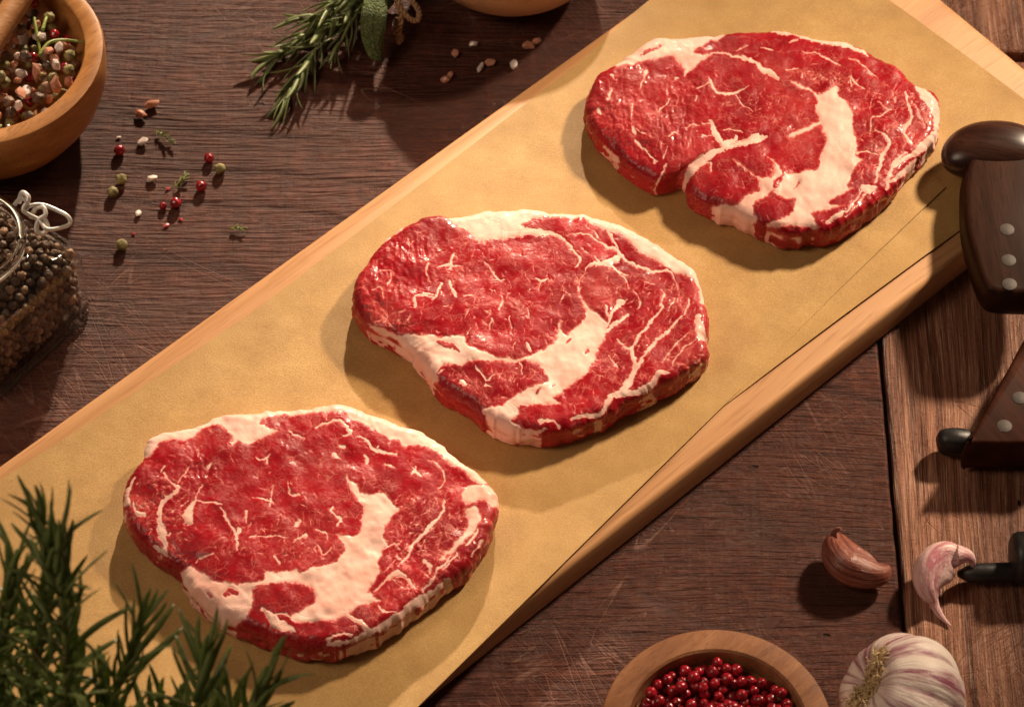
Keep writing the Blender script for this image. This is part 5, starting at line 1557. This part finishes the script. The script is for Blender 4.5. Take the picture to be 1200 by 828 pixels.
# ------------------------------------------------------------------ wooden handles at the right
def handle(name, px, zc, thick, label, mt, rivets, edge=4.2):
    poly = [Vector(P(x, y, zc + thick * 0.5)) for x, y in px]
    q = [Vector((p[0], p[1])) for p in smooth_path([(p.x, p.y) for p in poly], 6, closed=True)]
    area2 = sum(q[i].x * q[(i + 1) % len(q)].y - q[(i + 1) % len(q)].x * q[i].y for i in range(len(q)))
    cx = sum((p.x for p in q), 0) / len(q); cy = sum((p.y for p in q), 0) / len(q)
    h = thick / 2
    prof = []
    for k in range(13):
        a = -math.pi / 2 + math.pi * k / 12
        prof.append((edge * (1 - math.cos(a) ** 0.8), zc + h * math.sin(a)))
    root = empty(name, (cx, cy, 0))
    tag(root, label, 'knife handle')
    me = slab('grip', q, prof)
    for v in me.vertices: v.co.x -= cx * MM; v.co.y -= cy * MM
    link('grip', me, MT[mt], root)
    for (x, y) in rivets:
        p = P(x, y, zc + h)
        rv = lathe('rivet', [(0, -0.5), (3.3, -0.5), (3.3, 0.05), (3.0, 0.22), (0, 0.38)], 28)
        o = link('rivet', rv, MT['rivet'], root)
        o.location = ((p[0] - cx) * MM, (p[1] - cy) * MM, (zc + h) * MM)
    return root, cx, cy


def ellips(name, c, rx, ry, rz, mt, parent, off, rot=0):
    me = surf(name, lambda u, v: (rx * math.sin(math.pi * (v * .998 + .001)) * math.cos(6.2832 * u), ry * math.sin(math.pi * (v * .998 + .001)) * math.sin(6.2832 * u), rz * math.cos(math.pi * (v * .998 + .001))), 40, 24)
    o = link(name, me, MT[mt], parent)
    o.location = ((c[0] - off[0]) * MM, (c[1] - off[1]) * MM, c[2] * MM)
    o.rotation_euler.z = rot
    return o


h1, ox, oy = handle('knife_handle', [(1142, 172), (1190, 160), (1216, 190), (1232, 240), (1240, 290), (1236, 328), (1226, 344), (1190, 346), (1160, 342), (1148, 328), (1138, 300), (1129, 265), (1127, 230), (1129, 200)], 28, 17,
                    'dark riveted wooden knife handle with a hooked round pommel resting on the board corner', 'handle_wood', [(1180, 269), (1182, 305), (1183, 333)])
# pommel
pmc = P(1167, 177, 29.5)
def se(v, e): return math.copysign(abs(v) ** e, v)
pm = surf('pommel', lambda u, v: (24.5 * se(math.sin(math.pi * (v * .998 + .001)), .85) * se(math.cos(6.2832 * u), .9), 14.6 * se(math.sin(math.pi * (v * .998 + .001)), .85) * se(math.sin(6.2832 * u), .9) - 0.006 * (24.5 * math.sin(math.pi * v) * math.cos(6.2832 * u)) ** 2, 10.8 * math.cos(math.pi * (v * .998 + .001))), 64, 40)
o = link('pommel', pm, MT['pommel_wood'], h1)
o.location = ((pmc[0] - ox) * MM, (pmc[1] - oy) * MM, 29.6 * MM)
h2_, ox2, oy2 = handle('knife_handle', [(1206, 384), (1226, 380), (1262, 400), (1264, 450), (1250, 516), (1200, 521), (1150, 521), (1130, 519), (1140, 500), (1158, 468), (1182, 425)], 13, 20,
                       'reddish brown riveted wooden knife handle lying slanted at the right edge above the cloves', 'red_handle_wood', [(1195, 466), (1177, 499)], 2.6)
bt = [Vector(P(x, y, 14)) for x, y in [(1100, 500), (1114, 496), (1136, 498), (1146, 508), (1140, 519), (1112, 520), (1100, 512)]]
q = [Vector((p[0] - ox2, p[1] - oy2)) for p in smooth_path([(p.x, p.y) for p in bt], 5, closed=True)]
link('butt_cap', slab('butt_cap', q, [(3, 2), (0.8, 4), (0, 8), (0.8, 12), (3, 14)]), MT['black'], h2_)

ut = empty('metal_skewer', (0, 0, 0))
tag(ut, 'blackened round metal rod with a thick end entering from the right beside the pink clove', 'metal rod')
a_, b_ = Vector((*P(1122, 672, 6), 6)), Vector((*P(1260, 668, 6), 6))
link('rod', tube('rod', [a_.lerp(b_, t) for t in np.linspace(0, 1, 12)], [1.2, 3.6] + [4.2] * 10, 20), MT['black'], ut)
a_, b_ = Vector((*P(1184, 654, 11), 11)), Vector((*P(1262, 650, 11), 11))
link('rod_grip', tube('rod_grip', [a_.lerp(b_, t) for t in (0, .02, .06, .12, .3, .6, 1)], [4, 8, 10, 10.8, 11, 11, 11], 28), MT['black'], ut)
